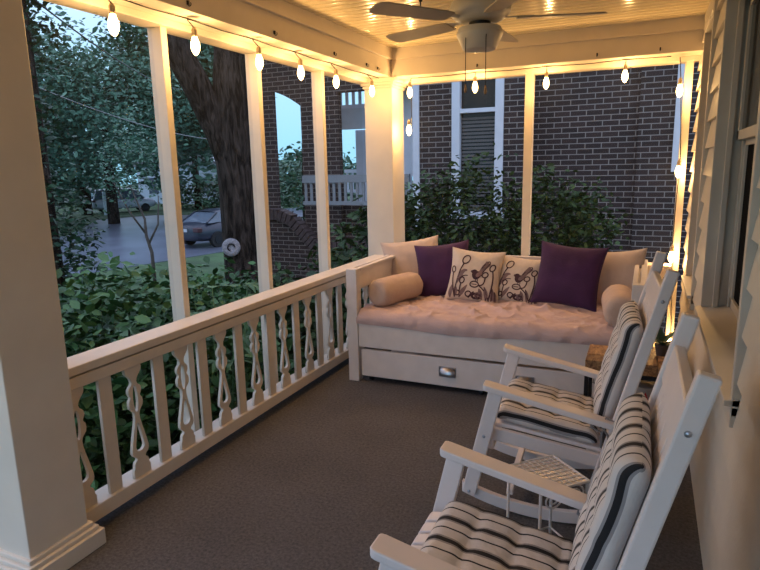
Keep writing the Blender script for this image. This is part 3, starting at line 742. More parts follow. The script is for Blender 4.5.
def pad(frame, L, W, T, seams, seed, endround=.35):
    """puffy pad; frame(s, v, off) -> local point; s along length 0..L"""
    ns, nv = 60, 36; b = MB(); top = []; bot = []
    for i in range(ns+1):
        s = L*(.5-.5*math.cos(PI*i/ns))
        for j in range(nv+1):
            q = math.sin(PI/2*(-1+2*j/nv)); v = q*W/2
            es = min(s, L-s)/.055; ev = (W/2-abs(v))/.042
            fs = math.sqrt(max(0, 1-(1-min(1, es))**2)); fv = math.sqrt(max(0, 1-(1-min(1, ev))**2))
            f = fs*fv
            cr = 1; edge = 1-abs(2*v/W)**5
            for sm in seams: cr -= .24*edge*math.exp(-((s-sm)/.016)**2)
            for sm in seams:
                for vv in (-W/4, 0, W/4): cr -= .30*math.exp(-((s-sm)**2+(v-vv)**2)/.03**2)
            cr *= 1+.10*noise.noise(Vector((s*9+seed, v*9, seed)))+.05*noise.noise(Vector((s*24+seed, v*20, seed)))
            vin = v*(1-.02*math.cos(PI*s/L*3))
            top.append(frame(s, vin, T*.45+T*.62*(.30+.70*max(.1, cr))*f)); bot.append(frame(s, vin, T*.45-T*.45*f))
    k = nv+1; b.uv = []
    for i in range(ns+1):
        row = [Vector(q) for q in top[i*k:(i+1)*k]]; acc = [0]
        for q0, q1 in zip(row, row[1:]): acc.append(acc[-1]+(q1-q0).length)
        b.uv += [q-acc[nv//2] for q in acc]
    for i in range(ns+1):
        for j in range(nv+1):
            q = math.sin(PI/2*(-1+2*j/nv)); sg = 1 if q > 0 else -1
            b.uv.append(b.uv[i*k+(nv if q > 0 else 0)] + sg*(1-abs(q))*W/2)
    b.add(top, [(i*k+j, i*k+j+1, (i+1)*k+j+1, (i+1)*k+j) for i in range(ns) for j in range(nv)])
    b.add(bot, [(i*k+j, (i+1)*k+j, (i+1)*k+j+1, i*k+j+1) for i in range(ns) for j in range(nv)])
    return b
def make_cushion(label, loc, yaw, seed):
    r = root('chair_cushion', loc, label, 'cushion', yaw)
    def seat_fr(s, v, off):
        u = .278-s
        z = .4295 + 0 - max(0, .24-u)*.155
        return (u, v, z+off)
    pad(seat_fr, .45, .46, .068, (.13, .26, .39), seed).build('seat_pad', M['stripe'], r, smooth=True)
    def back_fr(s, v, off):
        p = back_pt(.10+s, .0155+off, v); return tuple(p)
    pad(back_fr, .50, .46, .078, (.13, .25, .37), seed+3).build('back_pad', M['stripe'], r, smooth=True)
    for sg in (-1, 1):
        p = back_pt(.13, .05, sg*.235)
        t = MB().tube([p, p+Vector((-.03, sg*.03, .0)), p+Vector((-.05, sg*.05, .03)), p+Vector((-.01, sg*.055, .05)), p+Vector((.01, sg*.045, .015)), p+Vector((-.02, sg*.05, -.03)), p+Vector((-.035, sg*.055, -.12))], .005, 6)
        t.tube([p+Vector((.01, sg*.045, .01)), p+Vector((.045, sg*.05, .035)), p+Vector((.05, sg*.05, .0)), p+Vector((.005, sg*.05, -.02)), p+Vector((.005, sg*.05, -.09))], .005, 6)
        t.build('tie', M['stripe'], r, smooth=True)
    return r
make_chair('white slatted rocking chair closest to the viewer', (-.286, 1.572, 0), 3.151)
make_chair('white slatted rocking chair closer to the daybed', (-.325, 2.8345, 0), 3.205)
make_cushion('black striped cushion on the closest rocking chair', (-.286, 1.572, 0), 3.151, 1.0)
make_cushion('black striped cushion on the rocking chair by the daybed', (-.325, 2.8345, 0), 3.205, 6.0)

# ------------------------------------------------------------------ small wire table between the chairs
wt = root('wire_table', (-.294, 2.213, 0), 'small white wire side table with a lattice top between the rocking chairs', 'side table', math.radians(-45))
TL, TW, TH = .222, .222, .42   # local y long, x short
MB().box(-TW/2, TW/2, -TL/2, TL/2, TH-.006, TH).build('table_top', M['lattice'], wt)
b = MB()
for k in range(1, 9):
    x = -TW/2+TW*k/9; b.box(x-.0015, x+.0015, -TL/2+.004, TL/2-.004, TH, TH+.003)
for k in range(1, 9):
    y = -TL/2+TL*k/9; b.box(-TW/2+.004, TW/2-.004, y-.0015, y+.0015, TH, TH+.003)
b.build('lattice', M['wire'], wt)
b = MB()
q = [(-TW/2,-TL/2,TH),(TW/2,-TL/2,TH),(TW/2,TL/2,TH),(-TW/2,TL/2,TH),(-TW/2,-TL/2,TH)]
for a, c in zip(q, q[1:]): b.tube([a, c], .005, 6)
b.build('rim', M['wire'], wt, smooth='auto')
for sx in (-1, 1):
    for sy in (-1, 1):
        x, y = sx*(TW/2-.006), sy*(TL/2-.006)
        MB().tube([(x, y, TH-.005), (x, y, .12), (x+sx*.012, y+sy*.012, .005)], .006, 8).build('leg', M['wire'], wt, smooth=True)
for sx in (-1, 1):
    for c in (-.05, .05):
        pts = [(sx*(TW/2-.006), c+.04*math.cos(t)*(1-t/14), TH-.045-.036*math.sin(t)*(1-t/14)) for t in np.linspace(-PI/2, 3*PI, 26)]
        MB().tube(pts, .0035, 6).build('scroll', M['wire'], wt, smooth=True)
for sx in (-1, 1): MB().tube([(sx*(TW/2-.006), -TL/2, .10), (sx*(TW/2-.006), TL/2, .10)], .004, 6).build('stretcher', M['wire'], wt, smooth=True)
for sy in (-1, 1): MB().tube([(-TW/2, sy*(TL/2-.006), .10), (TW/2, sy*(TL/2-.006), .10)], .004, 6).build('stretcher', M['wire'], wt, smooth=True)

# ------------------------------------------------------------------ wooden end table by the daybed, with a canister and a plant
et = root('end_table', (-.02, 3.66, 0), 'rustic end table of wood blocks on a dark metal frame, in front of daybed', 'end table')
b = MB()
for k in range(4):
    for j in range(3):
        x0 = -.255+.1275*k; y0 = -.16+.107*j
        b.box(x0+.0008, x0+.1267, y0+.0008, y0+.1062, .428, .488+.003*((k*7+j*5) % 3))
b.build('table_top', M['wood'], et, bevel=.003)
f = MB()
for x in (-.245, .245):
    for y in (-.15, .15): pass
for y in (-.152, .152): f.bar((-.255, y, .415), (.255, y, .415), .024, .024)
for x in (-.243, .243): f.bar((x, -.15, .415), (x, .15, .415), .024, .024)
f.build('frame', M['dark'], et, bevel=.002)
for x in (-.243, .243):
    for y in (-.152, .152): MB().box(x-.012, x+.012, y-.012, y+.012, 0, .405).build('leg', M['dark'], et, bevel=.002)
MB().box(-.235, .235, -.145, .145, .10, .125).build('shelf', M['wood'], et, bevel=.003)
cn = root('canister', (.055, 3.60, .125), 'grey canister with a red mark on the end table shelf', 'canister')
MB().lathe([(.055, 0), (.06, .004), (.06, .20), (.056, .215), (.03, .22)], n=28).build('body', M['grey'], cn, smooth='auto')
b = MB()
for k in range(5):   # red star-like mark on the body front
    a = PI/2+2*PI*k/5; cxy = []
    for (rr, da) in ((.030, 0), (.012, PI/5), (0, 0), (.012, -PI/5)):
        sx, sz = rr*math.cos(a+da), rr*math.sin(a+da); th = -PI/2+sx/.0605
        cxy.append((.0606*math.cos(th), .0606*math.sin(th), .165+sz))
    b.add(cxy, [(0,1,2,3)])
b.build('red_mark', M['red'], cn)
pp = root('potted_plant', (.13, 3.72, .490), 'dark leafy potted plant on the end table', 'plant')
MB().lathe([(.03, 0), (.04, .06), (.043, .062), (.043, .07), (.036, .07)], n=20).build('pot', M['terracotta'], pp, smooth='auto')
def leaf_strip(b, base, ang, L, w, rise, droop, n=6):
    vs = []
    for i in range(n+1):
        t = i/n; d = L*t; z = rise*t - droop*t*t; ww = w*math.sin(PI*(.08+.92*t))**.8 if t < 1 else .0005
        c, s = math.cos(ang), math.sin(ang)
        for q, fold in ((-1, .25), (0, 0), (1, .25)): vs.append((base[0]+d*c-q*ww*s, base[1]+d*s+q*ww*c, base[2]+z+fold*ww))
    b.add(vs, [(i*3+j, i*3+j+1, (i+1)*3+j+1, (i+1)*3+j) for i in range(n) for j in (0, 1)])
b = MB()
for k in range(16): leaf_strip(b, (0, 0, .06), k*2.4, .07+.03*random.random(), .018, .06+.09*random.random(), .05)
b.build('foliage', M['leaf_dark'], pp, smooth=True)

# ------------------------------------------------------------------ outdoors: ground
GZ = -1.4
struct(MB().box(-120, 60, -60, 130, GZ-.3, GZ).build('ground', M['lawn']), 'green lawn around the houses', 'lawn')
road = [(-60, 5), (-17.0, 6), (-15.2, 14.5), (-14.6, 18), (-11.5, 24), (-14, 45), (-24, 46), (-28, 33.5), (-32, 32.5), (-33, 28.5), (-29, 24), (-26, 20.5), (-30, 17), (-60, 14)]
struct(MB().prism(road, 'Z', GZ+.001, GZ+.02).build('road', M['asphalt']), 'wet blue asphalt street beyond the hedge', 'road')
struct(MB().prism([(-38, 25), (-34, 36), (-26.5, 38), (-29, 47), (-60, 60), (-60, 25)], 'Z', GZ+.0, GZ+.015).build('far_lawn', M['lawn']), 'grass verge beyond the street', 'lawn')
struct(MB().box(-2.6, .4, -1.6, 5.6, GZ, -.121).build('foundation', M['room_dark']), 'porch foundation', 'foundation')

# ------------------------------------------------------------------ foliage
def leaves_mesh(name, ells, n, size, m, clump=.25, per=14, shell=.55, aspect=.5, up=.3):
    """leaf blades gathered in clumps through ellipsoids (cx,cy,cz,rx,ry,rz)"""
    vol = np.array([e[3]*e[4]*e[5] for e in ells]); cnt = np.maximum(1, (n*vol/vol.sum()).astype(int))
    C = []
    for e, c in zip(ells, cnt):
        k = max(1, c//per); d = rng.normal(size=(k, 3)); d /= np.linalg.norm(d, axis=1)[:, None]
        rad = (shell + (1-shell)*rng.random(k))**(1/1.5)
        cc = np.array(e[:3]) + d*rad[:, None]*np.array(e[3:])
        pts = np.repeat(cc, per, axis=0) + rng.normal(size=(k*per, 3))*clump*np.array([1, 1, .7])
        C.append(pts)
    C = np.concatenate(C); C = C[C[:, 2] > GZ+.03]; N = len(C)
    d = rng.normal(size=(N, 3)); d[:, 2] = d[:, 2]*.5 - .1; d /= np.linalg.norm(d, axis=1)[:, None]
    nrm = rng.normal(size=(N, 3))*.7 + np.array([0, 0, 1.0]); s = np.cross(d, nrm); s /= np.linalg.norm(s, axis=1)[:, None]; nn = np.cross(s, d)
    L = size*(.6+.8*rng.random(N))[:, None]; Wd = L*aspect*.5
    v = np.empty((N, 6, 3))
    v[:, 0] = C - d*L*.5; v[:, 3] = C + d*L*.5
    v[:, 1] = C - d*L*.12 + s*Wd + nn*L*.06; v[:, 2] = C + d*L*.2 + s*Wd*.8 + nn*L*.05
    v[:, 5] = C - d*L*.12 - s*Wd + nn*L*.06; v[:, 4] = C + d*L*.2 - s*Wd*.8 + nn*L*.05
    i = np.arange(N)[:, None]*6
    f = np.concatenate([i+np.array([[0, 1, 2, 3]]), i+np.array([[0, 3, 4, 5]])]).astype(np.int32)
    me = bpy.data.meshes.new(name); me.vertices.add(N*6); me.vertices.foreach_set('co', v.astype(np.float32).ravel())
    me.loops.add(len(f)*4); me.loops.foreach_set('vertex_index', f.ravel()); me.polygons.add(len(f))
    me.polygons.foreach_set('loop_start', np.arange(0, len(f)*4, 4, dtype=np.int32)); me.polygons.foreach_set('loop_total', np.full(len(f), 4, dtype=np.int32))
    me.update(calc_edges=True); me.materials.append(m)
    return me
def shrub(name, label, base, ells, n, size, m, group=None, stems=5, **kw):
    r = root(name, (base[0], base[1], GZ), label, 'shrub', 0, group)
    off = [(e[0]-base[0], e[1]-base[1], e[2]-GZ, *e[3:]) for e in ells]
    # clip offset: leaves_mesh works in local coordinates with the ground at 0
    me = leaves_mesh_local('foliage', off, n, size, m, **kw); link(me, 'foliage', r)
    st = MB()
    for k in range(stems):
        e = off[k % len(off)]; a = k*2.1
        st.tube([(.12*math.cos(a), .12*math.sin(a), 0), (e[0]*.5+.1*math.cos(a), e[1]*.5+.1*math.sin(a), e[2]*.5), (e[0]+.4*e[3]*math.cos(a), e[1]+.4*e[4]*math.sin(a), e[2]+.3*e[5])], [.025, .018, .008], 6)
    st.build('stems', M['bark'], r, smooth=True)
    return r
def leaves_mesh_local(name, off, n, size, m, **kw):
    g = [(e[0], e[1], e[2]+GZ, *e[3:]) for e in off]
    me = leaves_mesh(name, g, n, size, m, **kw)
    me.transform(Matrix.Translation((0, 0, -GZ))); return me
def tree(name, label, base, trunks, ells, n, size, m, group=None, bark='bark', **kw):
    r = root(name, (base[0], base[1], GZ), label, 'tree', 0, group)
    for nm, pts, rs in trunks:
        MB().tube([(p[0]-base[0], p[1]-base[1], p[2]-GZ) for p in pts], list(rs), 14).build(nm, M[bark], r, smooth=True)
    off = [(e[0]-base[0], e[1]-base[1], e[2]-GZ, *e[3:]) for e in ells]
    link(leaves_mesh_local('crown', off, n, size, m, **kw), 'crown', r)
    return r
# hedge outside the left railing
G = 'leafy bushes outside the left railing'
shrub('bush', 'big leafy bush behind the left half of the first screen opening', (-3.7, 2.5), [(-3.7, 2.45, -.1, .75, .65, .95), (-3.9, 2.2, -.6, .8, .9, .8)], 7000, .098, M['leaf_bush'], G, clump=.13, aspect=.55)
shrub('bush', 'leafy bush under the street, left of the first thin post', (-3.8, 3.3), [(-3.8, 3.4, .02, .7, .6, .92), (-3.5, 3.2, -.6, .6, .7, .8)], 6400, .098, M['leaf_bush'], G, clump=.13, aspect=.55)
shrub('bush', 'leafy bush in front of the dark parked car', (-4.1, 4.6), [(-4.0, 4.45, -.25, .7, .65, .86), (-3.6, 4.3, -.6, .7, .8, .75), (-4.5, 5.2, -.25, .6, .6, .78)], 8000, .10, M['leaf_bush'], G, clump=.14, aspect=.55)
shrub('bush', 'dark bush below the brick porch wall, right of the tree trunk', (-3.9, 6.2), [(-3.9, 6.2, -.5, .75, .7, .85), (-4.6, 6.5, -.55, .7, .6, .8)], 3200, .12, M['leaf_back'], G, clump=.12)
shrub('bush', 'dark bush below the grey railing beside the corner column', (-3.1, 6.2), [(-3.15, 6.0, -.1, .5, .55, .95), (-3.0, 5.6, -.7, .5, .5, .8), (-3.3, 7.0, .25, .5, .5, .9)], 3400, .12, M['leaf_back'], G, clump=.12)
# fern-like plant with bright leaves
fp = root('leafy_plant', (-3.0, 3.62, GZ), 'bright green plant with long pointed leaves at foot of the tree trunk', 'plant')
b = MB()
for k in range(9):
    a = k*2*PI/9+.3; px, py = .25*math.cos(a), .25*math.sin(a); zz = 1.95+.18*random.random()
    b.tube([(0, 0, 0), (px*.5, py*.5, 1.2), (px, py, zz)], [.008, .006, .004], 5)
    for j in range(9): leaf_strip(b, (px, py, zz), a+(-1.6+.4*j), .15+.05*random.random(), .018, .05, .09)
    for j in range(5): leaf_strip(b, (px*.7, py*.7, zz*.8), a+(-1.6+.8*j), .15+.05*random.random(), .018, .05, .09)
b.build('foliage', M['leaf_bright'], fp, smooth=True)
# shrubs at the far end, in front of the neighbour's wall
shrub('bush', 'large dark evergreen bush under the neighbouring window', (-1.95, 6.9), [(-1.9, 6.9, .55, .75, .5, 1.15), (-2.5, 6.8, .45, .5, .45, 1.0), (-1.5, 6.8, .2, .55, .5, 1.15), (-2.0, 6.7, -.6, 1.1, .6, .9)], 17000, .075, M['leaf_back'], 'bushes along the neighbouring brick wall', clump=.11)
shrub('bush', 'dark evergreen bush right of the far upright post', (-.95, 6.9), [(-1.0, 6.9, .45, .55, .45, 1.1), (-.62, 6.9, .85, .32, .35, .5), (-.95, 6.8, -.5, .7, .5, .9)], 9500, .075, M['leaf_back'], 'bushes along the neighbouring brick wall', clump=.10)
# big trunk
tree('tree', 'large tree with a thick forked trunk outside the second opening', (-5.75, 7.6),
     [('trunk', [(-5.72, 7.58, GZ), (-5.74, 7.6, -.9), (-5.76, 7.62, .2), (-5.78, 7.63, 1.4), (-5.80, 7.62, 2.2), (-5.76, 7.62, 3.0), (-5.66, 7.64, 4.2), (-5.5, 7.7, 6.5), (-5.4, 7.9, 9)], [.42, .34, .29, .285, .30, .26, .22, .17, .08]),
      ('branch', [(-5.80, 7.62, 1.5), (-5.92, 7.50, 2.15), (-6.10, 7.28, 2.8), (-6.34, 7.04, 3.5), (-6.75, 6.6, 4.5), (-7.4, 6.0, 6.5)], [.20, .225, .21, .205, .17, .08])],
     [(-5.0, 8.6, 8.0, 2.0, 1.8, 1.2), (-7.6, 5.8, 7.6, 1.6, 1.6, 1.1), (-4.2, 6.6, 8.4, 1.6, 1.6, 1.1)], 3200, .22, M['leaf_dark'], clump=.4)
od = root('garden_disc', (-5.70, 7.28, .47), 'round pale woven disc hung on the thick tree trunk', 'ornament')
ov = Vector((5.86, -7.27, 1.0)).normalized()
od.rotation_euler = ov.to_track_quat('Z', 'Y').to_euler()
MB().lathe([(.045, .008), (.05, .020), (.09, .030), (.125, .024), (.137, .010), (.137, 0), (.045, 0)], n=32).build('disc', M['disc'], od, smooth='auto')
MB().tube([(.052*math.cos(t), .052*math.sin(t), .024) for t in np.linspace(0, PI*1.4, 14)], .010, 8).build('inner_ring', M['dark'], od, smooth=True)
# background trees
tree('tree', 'dark leafy tree filling the left edge of the first opening', (-7.3, 5.5), [('trunk', [(-7.3, 5.5, GZ), (-7.3, 5.5, 1), (-7.25, 5.5, 4)], [.16, .12, .05])],
     [(-7.7, 5.15, 2.4, .75, .75, 1.5), (-7.5, 5.45, .7, .7, .7, 1.0), (-7.7, 5.2, 3.8, .9, .9, .8), (-7.4, 5.2, -.5, 1.0, .9, .8)], 11000, .095, M['leaf_dark'], clump=.15)
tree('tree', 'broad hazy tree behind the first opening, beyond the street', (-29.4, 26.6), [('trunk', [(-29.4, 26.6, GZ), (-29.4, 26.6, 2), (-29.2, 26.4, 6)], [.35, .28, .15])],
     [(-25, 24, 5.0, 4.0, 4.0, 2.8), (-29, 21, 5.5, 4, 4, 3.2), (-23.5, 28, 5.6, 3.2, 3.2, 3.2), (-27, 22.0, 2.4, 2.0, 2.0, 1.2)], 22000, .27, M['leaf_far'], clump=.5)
tree('tree', 'tall feathery tree standing behind the dark parked car', (-23.8, 31), [('trunk', [(-23.8, 31, GZ), (-23.8, 31, 2), (-23.9, 30.5, 7)], [.32, .25, .12])],
     [(-24.8, 29, 6.2, 3.3, 3.3, 3.4), (-23.5, 27.5, 4.0, 2.2, 2.0, 1.6), (-26.5, 29.0, 5.0, 1.8, 1.8, 2.2), (-26.2, 29, 9.0, 3.2, 3.2, 2.4)], 18000, .28, M['leaf_mid'], clump=.5)
tree('tree', 'slim young tree with a forked stem beside the street', (-12.0, 12.0), [('trunk', [(-12.02, 12.02, GZ), (-12.03, 12.02, -.5), (-12.12, 11.97, -.05), (-12.1, 11.95, .4), (-12.3, 11.75, 1.3)], [.05, .045, .04, .03, .012]), ('branch', [(-12.08, 12.0, -.25), (-11.85, 12.15, .25), (-11.8, 12.2, 1.0)], [.03, .025, .01]), ('branch', [(-12.12, 11.97, 0), (-12.35, 11.7, .6), (-12.6, 11.5, 1.4)], [.028, .022, .01])],
     [(-12.2, 11.8, 1.7, .9, .9, .9), (-12.0, 12.0, 2.6, .7, .7, .7)], 1500, .10, M['leaf_far'], bark='bark2', clump=.16)
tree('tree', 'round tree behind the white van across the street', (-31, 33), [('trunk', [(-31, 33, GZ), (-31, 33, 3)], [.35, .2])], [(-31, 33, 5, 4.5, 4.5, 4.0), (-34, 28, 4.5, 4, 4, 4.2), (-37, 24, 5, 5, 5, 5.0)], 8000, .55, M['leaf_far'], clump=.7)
tree('tree', 'distant tree standing left of the bright gap beyond the parked cars', (-33, 38.5), [('trunk', [(-33.2, 38.6, GZ), (-33.2, 38.6, 3.5)], [.3, .2])], [(-33, 38.5, 7.5, 4, 4, 4.2)], 4500, .55, M['leaf_mid'], clump=.7)
tree('tree', 'tall pale tree at the back with sky showing through its top', (-24, 20), [('trunk', [(-38, 32, GZ), (-38, 32, 8)], [.4, .25])], [(-38, 31, 8.5, 7, 6, 3.6), (-33, 37, 9, 5, 5, 3.2), (-44, 26, 8, 6, 6, 4)], 3600, .45, M['leaf_far'], clump=.8)
tree('tree', 'leafy tree seen through the brick porch opening', (-9.3, 15.5), [('trunk', [(-9.2, 15.5, GZ), (-9.15, 15.5, 1.6), (-9.0, 15.4, 4.5)], [.22, .2, .14])], [(-9.9, 15.6, 1.2, .7, .7, .8), (-8.9, 15.3, 1.3, .5, .5, 1.0)], 1400, .13, M['leaf_mid'], clump=.2)
for bx, by, hh, lb in ((-58, 30, 4.5, 'faint distant tree at the far left edge of the first opening'), (-55, 44, 4.5, 'faint distant tree above the white van'), (-28.6, 46.8, 1.7, 'faint distant tree seen past the brick porch')):
    tree('tree', lb, (bx, by), [('trunk', [(bx, by, GZ), (bx, by, 3)], [.4, .25])], [(bx, by, hh*.55, 5, 5, hh), (bx+3.5, by+2.2, hh*.35, 4, 4, hh*.7), (bx-3.5, by-2.2, hh*.35, 4, 4, hh*.7)], 4500, .6, M['leaf_far'], clump=.8)
# low hedge in the distance
shrub('hedge', 'low clipped hedge far beyond the parked cars', (-33, 40), [(-33.5, 39, -.3, 3.2, 2.4, 1.1), (-30, 42, -.3, 3, 2.4, 1.1)], 3000, .35, M['leaf_mid'], clump=.35)
# pale far house and post
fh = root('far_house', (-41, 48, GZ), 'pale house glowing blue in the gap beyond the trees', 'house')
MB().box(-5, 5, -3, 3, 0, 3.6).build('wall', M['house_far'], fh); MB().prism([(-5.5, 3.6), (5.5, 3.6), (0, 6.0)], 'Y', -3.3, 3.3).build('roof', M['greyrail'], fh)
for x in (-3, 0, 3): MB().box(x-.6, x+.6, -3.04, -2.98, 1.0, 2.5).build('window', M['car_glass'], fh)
tag(MB().tube([(0, 0, 0), (0, 0, 1.7)], .14, 10).build('bollard', M['bluewhite'], loc=(-36.3, 32.2, GZ), smooth='auto'), 'short white post on grass verge across the street', 'post')

# ------------------------------------------------------------------ cars
def car(name, label, loc, heading, paint, van=False):
    """local +X is forward"""
    r = root(name, (*loc, GZ+.02), label, 'car', heading)
    if not van:
        stat = [(-2.30,.42,.78,.62),(-2.26,.30,.90,.78),(-1.9,.24,1.00,.86),(-1.2,.22,1.02,.90),(0,.22,.98,.90),(1.1,.22,.92,.90),(1.75,.24,.84,.86),(2.2,.30,.70,.78),(2.32,.40,.58,.6)]
        cab = [(-1.75, 1.0, .74), (-1.15, 1.36, .62), (-.6, 1.43, .60), (.15, 1.42, .60), (.55, 1.34, .62), (1.25, .94, .74)]
    else:
        stat = [(-2.35,.45,1.0,.70),(-2.3,.32,1.1,.86),(-1.8,.26,1.12,.92),(0,.26,1.12,.92),(1.2,.26,1.08,.92),(2.0,.28,1.0,.88),(2.4,.40,.80,.7)]
        cab = [(-2.25, 1.1, .80), (-2.05, 1.75, .72), (-.6, 1.85, .72), (.5, 1.80, .72), (.8, 1.68, .72), (1.45, 1.05, .80)]
    b = MB(); vs = []
    for x, zb, zt, hw in stat:
        zm = zb+(zt-zb)*.55
        vs += [(x, y*hw, z) for y, z in ((-.85, zb), (-1, zb+.12), (-1.02, zm), (-.93, zt), (0, zt+.03), (.93, zt), (1.02, zm), (1, zb+.12), (.85, zb))]
    k = 9; n = len(stat)
    fs = [(i*k+j, i*k+(j+1) % k, (i+1)*k+(j+1) % k, (i+1)*k+j) for i in range(n-1) for j in range(k)] + [tuple(range(k)), tuple((n-1)*k+j for j in range(k))[::-1]]
    b.add(vs, fs); b.build('body', paint, r, smooth='auto', sub=1)
    g = MB(); vs = []
    zb = stat[3][2]-.04
    for x, zt, hw in cab:
        vs += [(x, -hw-.10, min(zb, zt)), (x, -hw, zt-.01), (x, hw, zt-.01), (x, hw+.10, min(zb, zt))]
    n = len(cab); g.add(vs, [(i*4+j, i*4+(j+1) % 4, (i+1)*4+(j+1) % 4, (i+1)*4+j) for i in range(n-1) for j in range(4)] + [(0,1,2,3), ((n-1)*4+3, (n-1)*4+2, (n-1)*4+1, (n-1)*4)])
    g.build('glasshouse', M['car_glass'], r, smooth='auto')
    t = MB(); c2 = cab[1:-1]; vs = []
    for x, zt, hw in c2: vs += [(x, -hw-.005, zt-.03), (x, -hw+.05, zt+.02), (x, 0, zt+.035), (x, hw-.05, zt+.02), (x, hw+.005, zt-.03)]
    n = len(c2); t.add(vs, [(i*5+j, i*5+j+1, (i+1)*5+j+1, (i+1)*5+j) for i in range(n-1) for j in range(4)]); t.build('roof', paint, r, smooth=True)
    p = MB()
    for sg in (-1, 1):
        for a, c in ((0, 1), (-2, -1), (2, 2)):
            xa, za, ha = cab[a]; xb, zb2, hb = cab[c]
            if a == 2: p.bar((xa, sg*(ha+.09), zb), (xa, sg*(ha+.005), za), .07, .05)
            else: p.bar((xa, sg*(ha+.02), za), (xb, sg*(hb+.02), zb2), .08, .06)
    p.build('pillars', paint, r)
    for x in (-1.38, 1.42):
        for sg in (-1, 1):
            wh = MB().tube([(x, sg*.74, .32), (x, sg*.93, .32)], .32, 20).build('wheel', M['tyre'], r, smooth='auto')
            MB().tube([(x, sg*.92, .32), (x, sg*.945, .32)], .17, 16).build('hub_cap', M['dark'], wh, smooth='auto')
    xr = stat[0][0]
    for sg in (-1, 1):
        MB().box(xr-.01, xr+.22, sg*.70-.16, sg*.70+.16, stat[1][2]-.24, stat[1][2]-.06).build('tail_lamp', M['lamp_red'], r, bevel=.03)
        MB().box(-stat[0][0]-.15, -stat[0][0]+.02, sg*.62-.15, sg*.62+.15, .55, .68).build('headlamp', M['plate'], r, bevel=.03)
    MB().box(xr-.03, xr, -.22, .22, .66, .78).build('number_plate', M['plate'], r)
    return r
car('car', 'dark blue grey sedan parked on the street left of the thick trunk', (-16.2, 20.6), math.radians(80), M['car_dark'])
car('car', 'pale car half hidden behind the dark sedan and the trunk', (-18.7, 26.4), math.radians(100), M['car_pale'])
car('van', 'white van parked under trees across the street', (-37.5, 35.0), math.radians(60), M['car_white'], True)

# ------------------------------------------------------------------ neighbouring brick house
nh = root('brick_house', (-1.5, 8.6, GZ), 'dark brick house behind the far screens with white trimmed window', 'house')
H = 7.0
NX = lambda x: x+1.5
b = MB()
WX0, WX1, WZ0, WZ1 = -2.62, -1.93, 2.3, 4.9       # window opening (local z from ground)
for x0, x1, z0, z1 in ((-3.15, WX0, 0, H), (WX1, -1.58, 0, H), (WX0, WX1, 0, WZ0), (WX0, WX1, WZ1, H)): b.box(NX(x0), NX(x1), 0, .5, z0, z1)
b.box(NX(-1.579), NX(-.17), .42, .92, 0, H); b.box(NX(-.17), NX(4.5), .34, .92, 0, H); b.box(NX(-3.15), NX(4.5), .93, 6, 0, H)
b.build('wall', M['brick'], nh)
MB().box(NX(-3.25), NX(-3.15), -.03, .3, 0, H).build('corner_board', M['bluewhite'], nh)
MB().box(NX(.26), NX(.40), .28, .339, 2.87, 6).build('corner_board', M['bluewhite'], nh)
wf = MB()
for x0, x1, z0, z1 in ((WX0-.03, WX0+.09, WZ0, WZ1), (WX1-.09, WX1+.03, WZ0, WZ1), (WX0+.091, WX1-.091, WZ1-.1, WZ1), (WX0-.06, WX1+.06, WZ0-.06, WZ0+.04), (WX0+.091, WX1-.091, 3.74, 3.80)): wf.box(NX(x0), NX(x1), -.03, .12, z0, z1)
wfo = wf.build('window_frame', M['bluewhite'], nh, bevel=.004)
MB().box(NX(WX0+.05), NX(WX1-.05), .07, .08, WZ0, WZ1).build('pane', M['glass_dark'], wfo)
bl = MB()
for k in range(26): bl.box(NX(WX0+.10), NX(WX1-.10), .055, .069, WZ0+.05+.052*k, WZ0+.083+.052*k)
bl.build('blind', M['blind'], wfo)
# neighbouring front porch, left of the house
npo = root('brick_porch', (-5.3, 9.0, GZ), 'brick porch with low curved wall and white balcony left of the brick house', 'porch')
Q = lambda x: x+5.3
b = MB()
op = [(-5.97, 2.35)] + [(-5.97, 4.32)] + [(x, 4.32-.27*((x+5.97)/.55)+.03*math.sin(PI*(x+5.97)/.55)) for x in np.linspace(-5.90, -5.42, 7)] + [(-5.42, 2.35)]
b.box(Q(-6.6), Q(-5.97), 0, .10, 0, 6); b.box(Q(-5.42), Q(-5.12), 0, .10, 0, 6)
b.prism([(Q(-5.97), 6)] + [(Q(x), z) for x, z in op[1:-1]] + [(Q(-5.42), 6)], 'Y', 0, .10)
b.box(Q(-5.119), Q(-4.72), .02, .14, 0, 6); b.box(Q(-4.719), Q(-3.26), .02, .14, 4.22, 6)
b.build('wall', M['brick2'], npo)
b = MB(); lowp = [(-6.6, 0), (-6.6, 2.15), (-5.85, 2.15), (-5.6, 2.05), (-5.4, 1.85), (-5.15, 1.62), (-4.1, 1.62), (-4.1, 0)]
b.prism([(Q(x), z) for x, z in lowp], 'Y', -.16, -.002); b.box(Q(-6.6), Q(-5.12), .145, .2, 0, 1.5); b.box(Q(-5.115), Q(-3.3), .145, .2, 0, 2.40); b.build('low_wall', M['brick2'], npo)
cp = MB(); line = [(-6.5, 2.15), (-5.85, 2.15), (-5.6, 2.05), (-5.4, 1.85), (-5.15, 1.62), (-4.1, 1.62)]
acc = []
for (xa, za), (xb, zb) in zip(line, line[1:]):
    L = math.hypot(xb-xa, zb-za); k = max(1, round(L/.085))
    for i in range(k):
        t0, t1 = (i+.06)/k, (i+.94)/k
        cp.bar((Q(xa+(xb-xa)*t0), -.10, za+(zb-za)*t0+.09), (Q(xa+(xb-xa)*t1), -.10, za+(zb-za)*t1+.09), .22, .19)
cp.build('wall_cap', M['cap'], npo, bevel=.008)
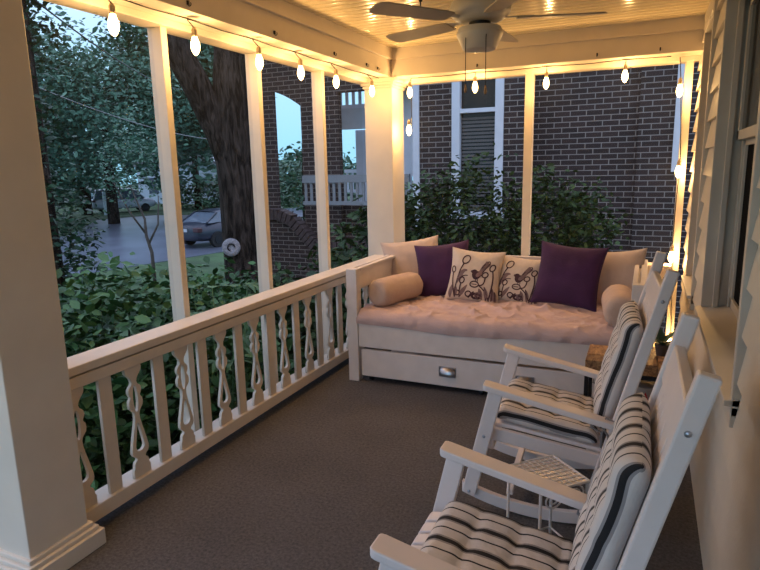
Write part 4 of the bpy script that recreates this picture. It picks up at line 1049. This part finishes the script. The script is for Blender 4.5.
def nrail(name, y, x0, x1, z0, z1, m, pitch, tw, solid=.0):
    q = MB(); q.box(Q(x0), Q(x1), y-.03, y+.03, z1-.07-solid, z1); q.box(Q(x0), Q(x1), y-.025, y+.025, z0, z0+.06); o = q.build(name, m, npo)
    x = x0+pitch/2
    while x < x1: MB().box(Q(x)-tw/2, Q(x)+tw/2, y-.012, y+.012, z0+.05, z1-.06).build('baluster', m, o); x += pitch
nrail('porch_rail', -.30, -5.25, -3.35, 2.42, 2.90, M['greyrail'], .105, .045, .05)
nrail('far_rail', 2.5, -5.9, -4.2, 2.5, 2.98, M['bluewhite'], .12, .04)
nrail('balcony_rail', 1.0, -5.5, -3.8, 4.06, 4.45, M['bluewhite'], .13, .055)
MB().box(Q(-5.5), Q(-3.5), .9, 1.1, 3.70, 4.05).build('beam', M['bluewhite'], npo)
MB().box(Q(-5.05), Q(-4.80), 1.3, 1.6, 1.5, 3.70).build('column', M['bluewhite'], npo, bevel=.02)
MB().box(Q(-4.3), Q(-3.3), .5, .6, 2.85, 6).build('side_panel', M['bluewhite'], npo)
MB().box(Q(-6.6), Q(-3.3), .4, 3.0, 1.3, 1.5).build('deck', M['greyrail'], npo)
# overhead cables
def cable(label, a, b_, r=.012):
    a = Vector(a); b_ = Vector(b_); pts = [a.lerp(b_, t)-a - Vector((0, 0, .5*4*t*(1-t)))*.6 for t in np.linspace(0, 1, 14)]
    return tag(MB().tube(pts, r, 5).build('power_cable', M['cord'], loc=a, smooth=True), label, 'cable')
cable('upper dark overhead cable crossing the first opening', (-5.4, 3.2, 3.75), (-14.5, 16.5, 4.3))
cable('lower pale overhead cable crossing the first two openings', (-8.2, 5.6, 3.05), (-10.6, 14.6, 2.45), .010)
bpy.data.objects['power_cable.001'].data.materials[0] = M['greyrail']

# ------------------------------------------------------------------ world
w = bpy.data.worlds.new('dusk'); S.world = w; w.use_nodes = True; nt = w.node_tree
bg = nt.nodes['Background']; tc = nt.nodes.new('ShaderNodeTexCoord'); sp = nt.nodes.new('ShaderNodeSeparateXYZ')
nt.links.new(tc.outputs['Generated'], sp.inputs[0])
rp = nt.nodes.new('ShaderNodeValToRGB'); rp.color_ramp.elements[0].position = 0; rp.color_ramp.elements[0].color = (.15, .33, .45, 1)
rp.color_ramp.elements[1].position = .40; rp.color_ramp.elements[1].color = (.46, .54, .76, 1)
e = rp.color_ramp.elements.new(.16); e.color = (.22, .38, .52, 1)
nt.links.new(sp.outputs['Z'], rp.inputs['Fac']); nt.links.new(rp.outputs['Color'], bg.inputs['Color'])
bg.inputs['Strength'].default_value = 2.0

S.view_settings.view_transform = 'Standard'; S.view_settings.look = 'None'; S.view_settings.gamma = 1; S.view_settings.use_curve_mapping = False
S.view_settings.exposure = .47
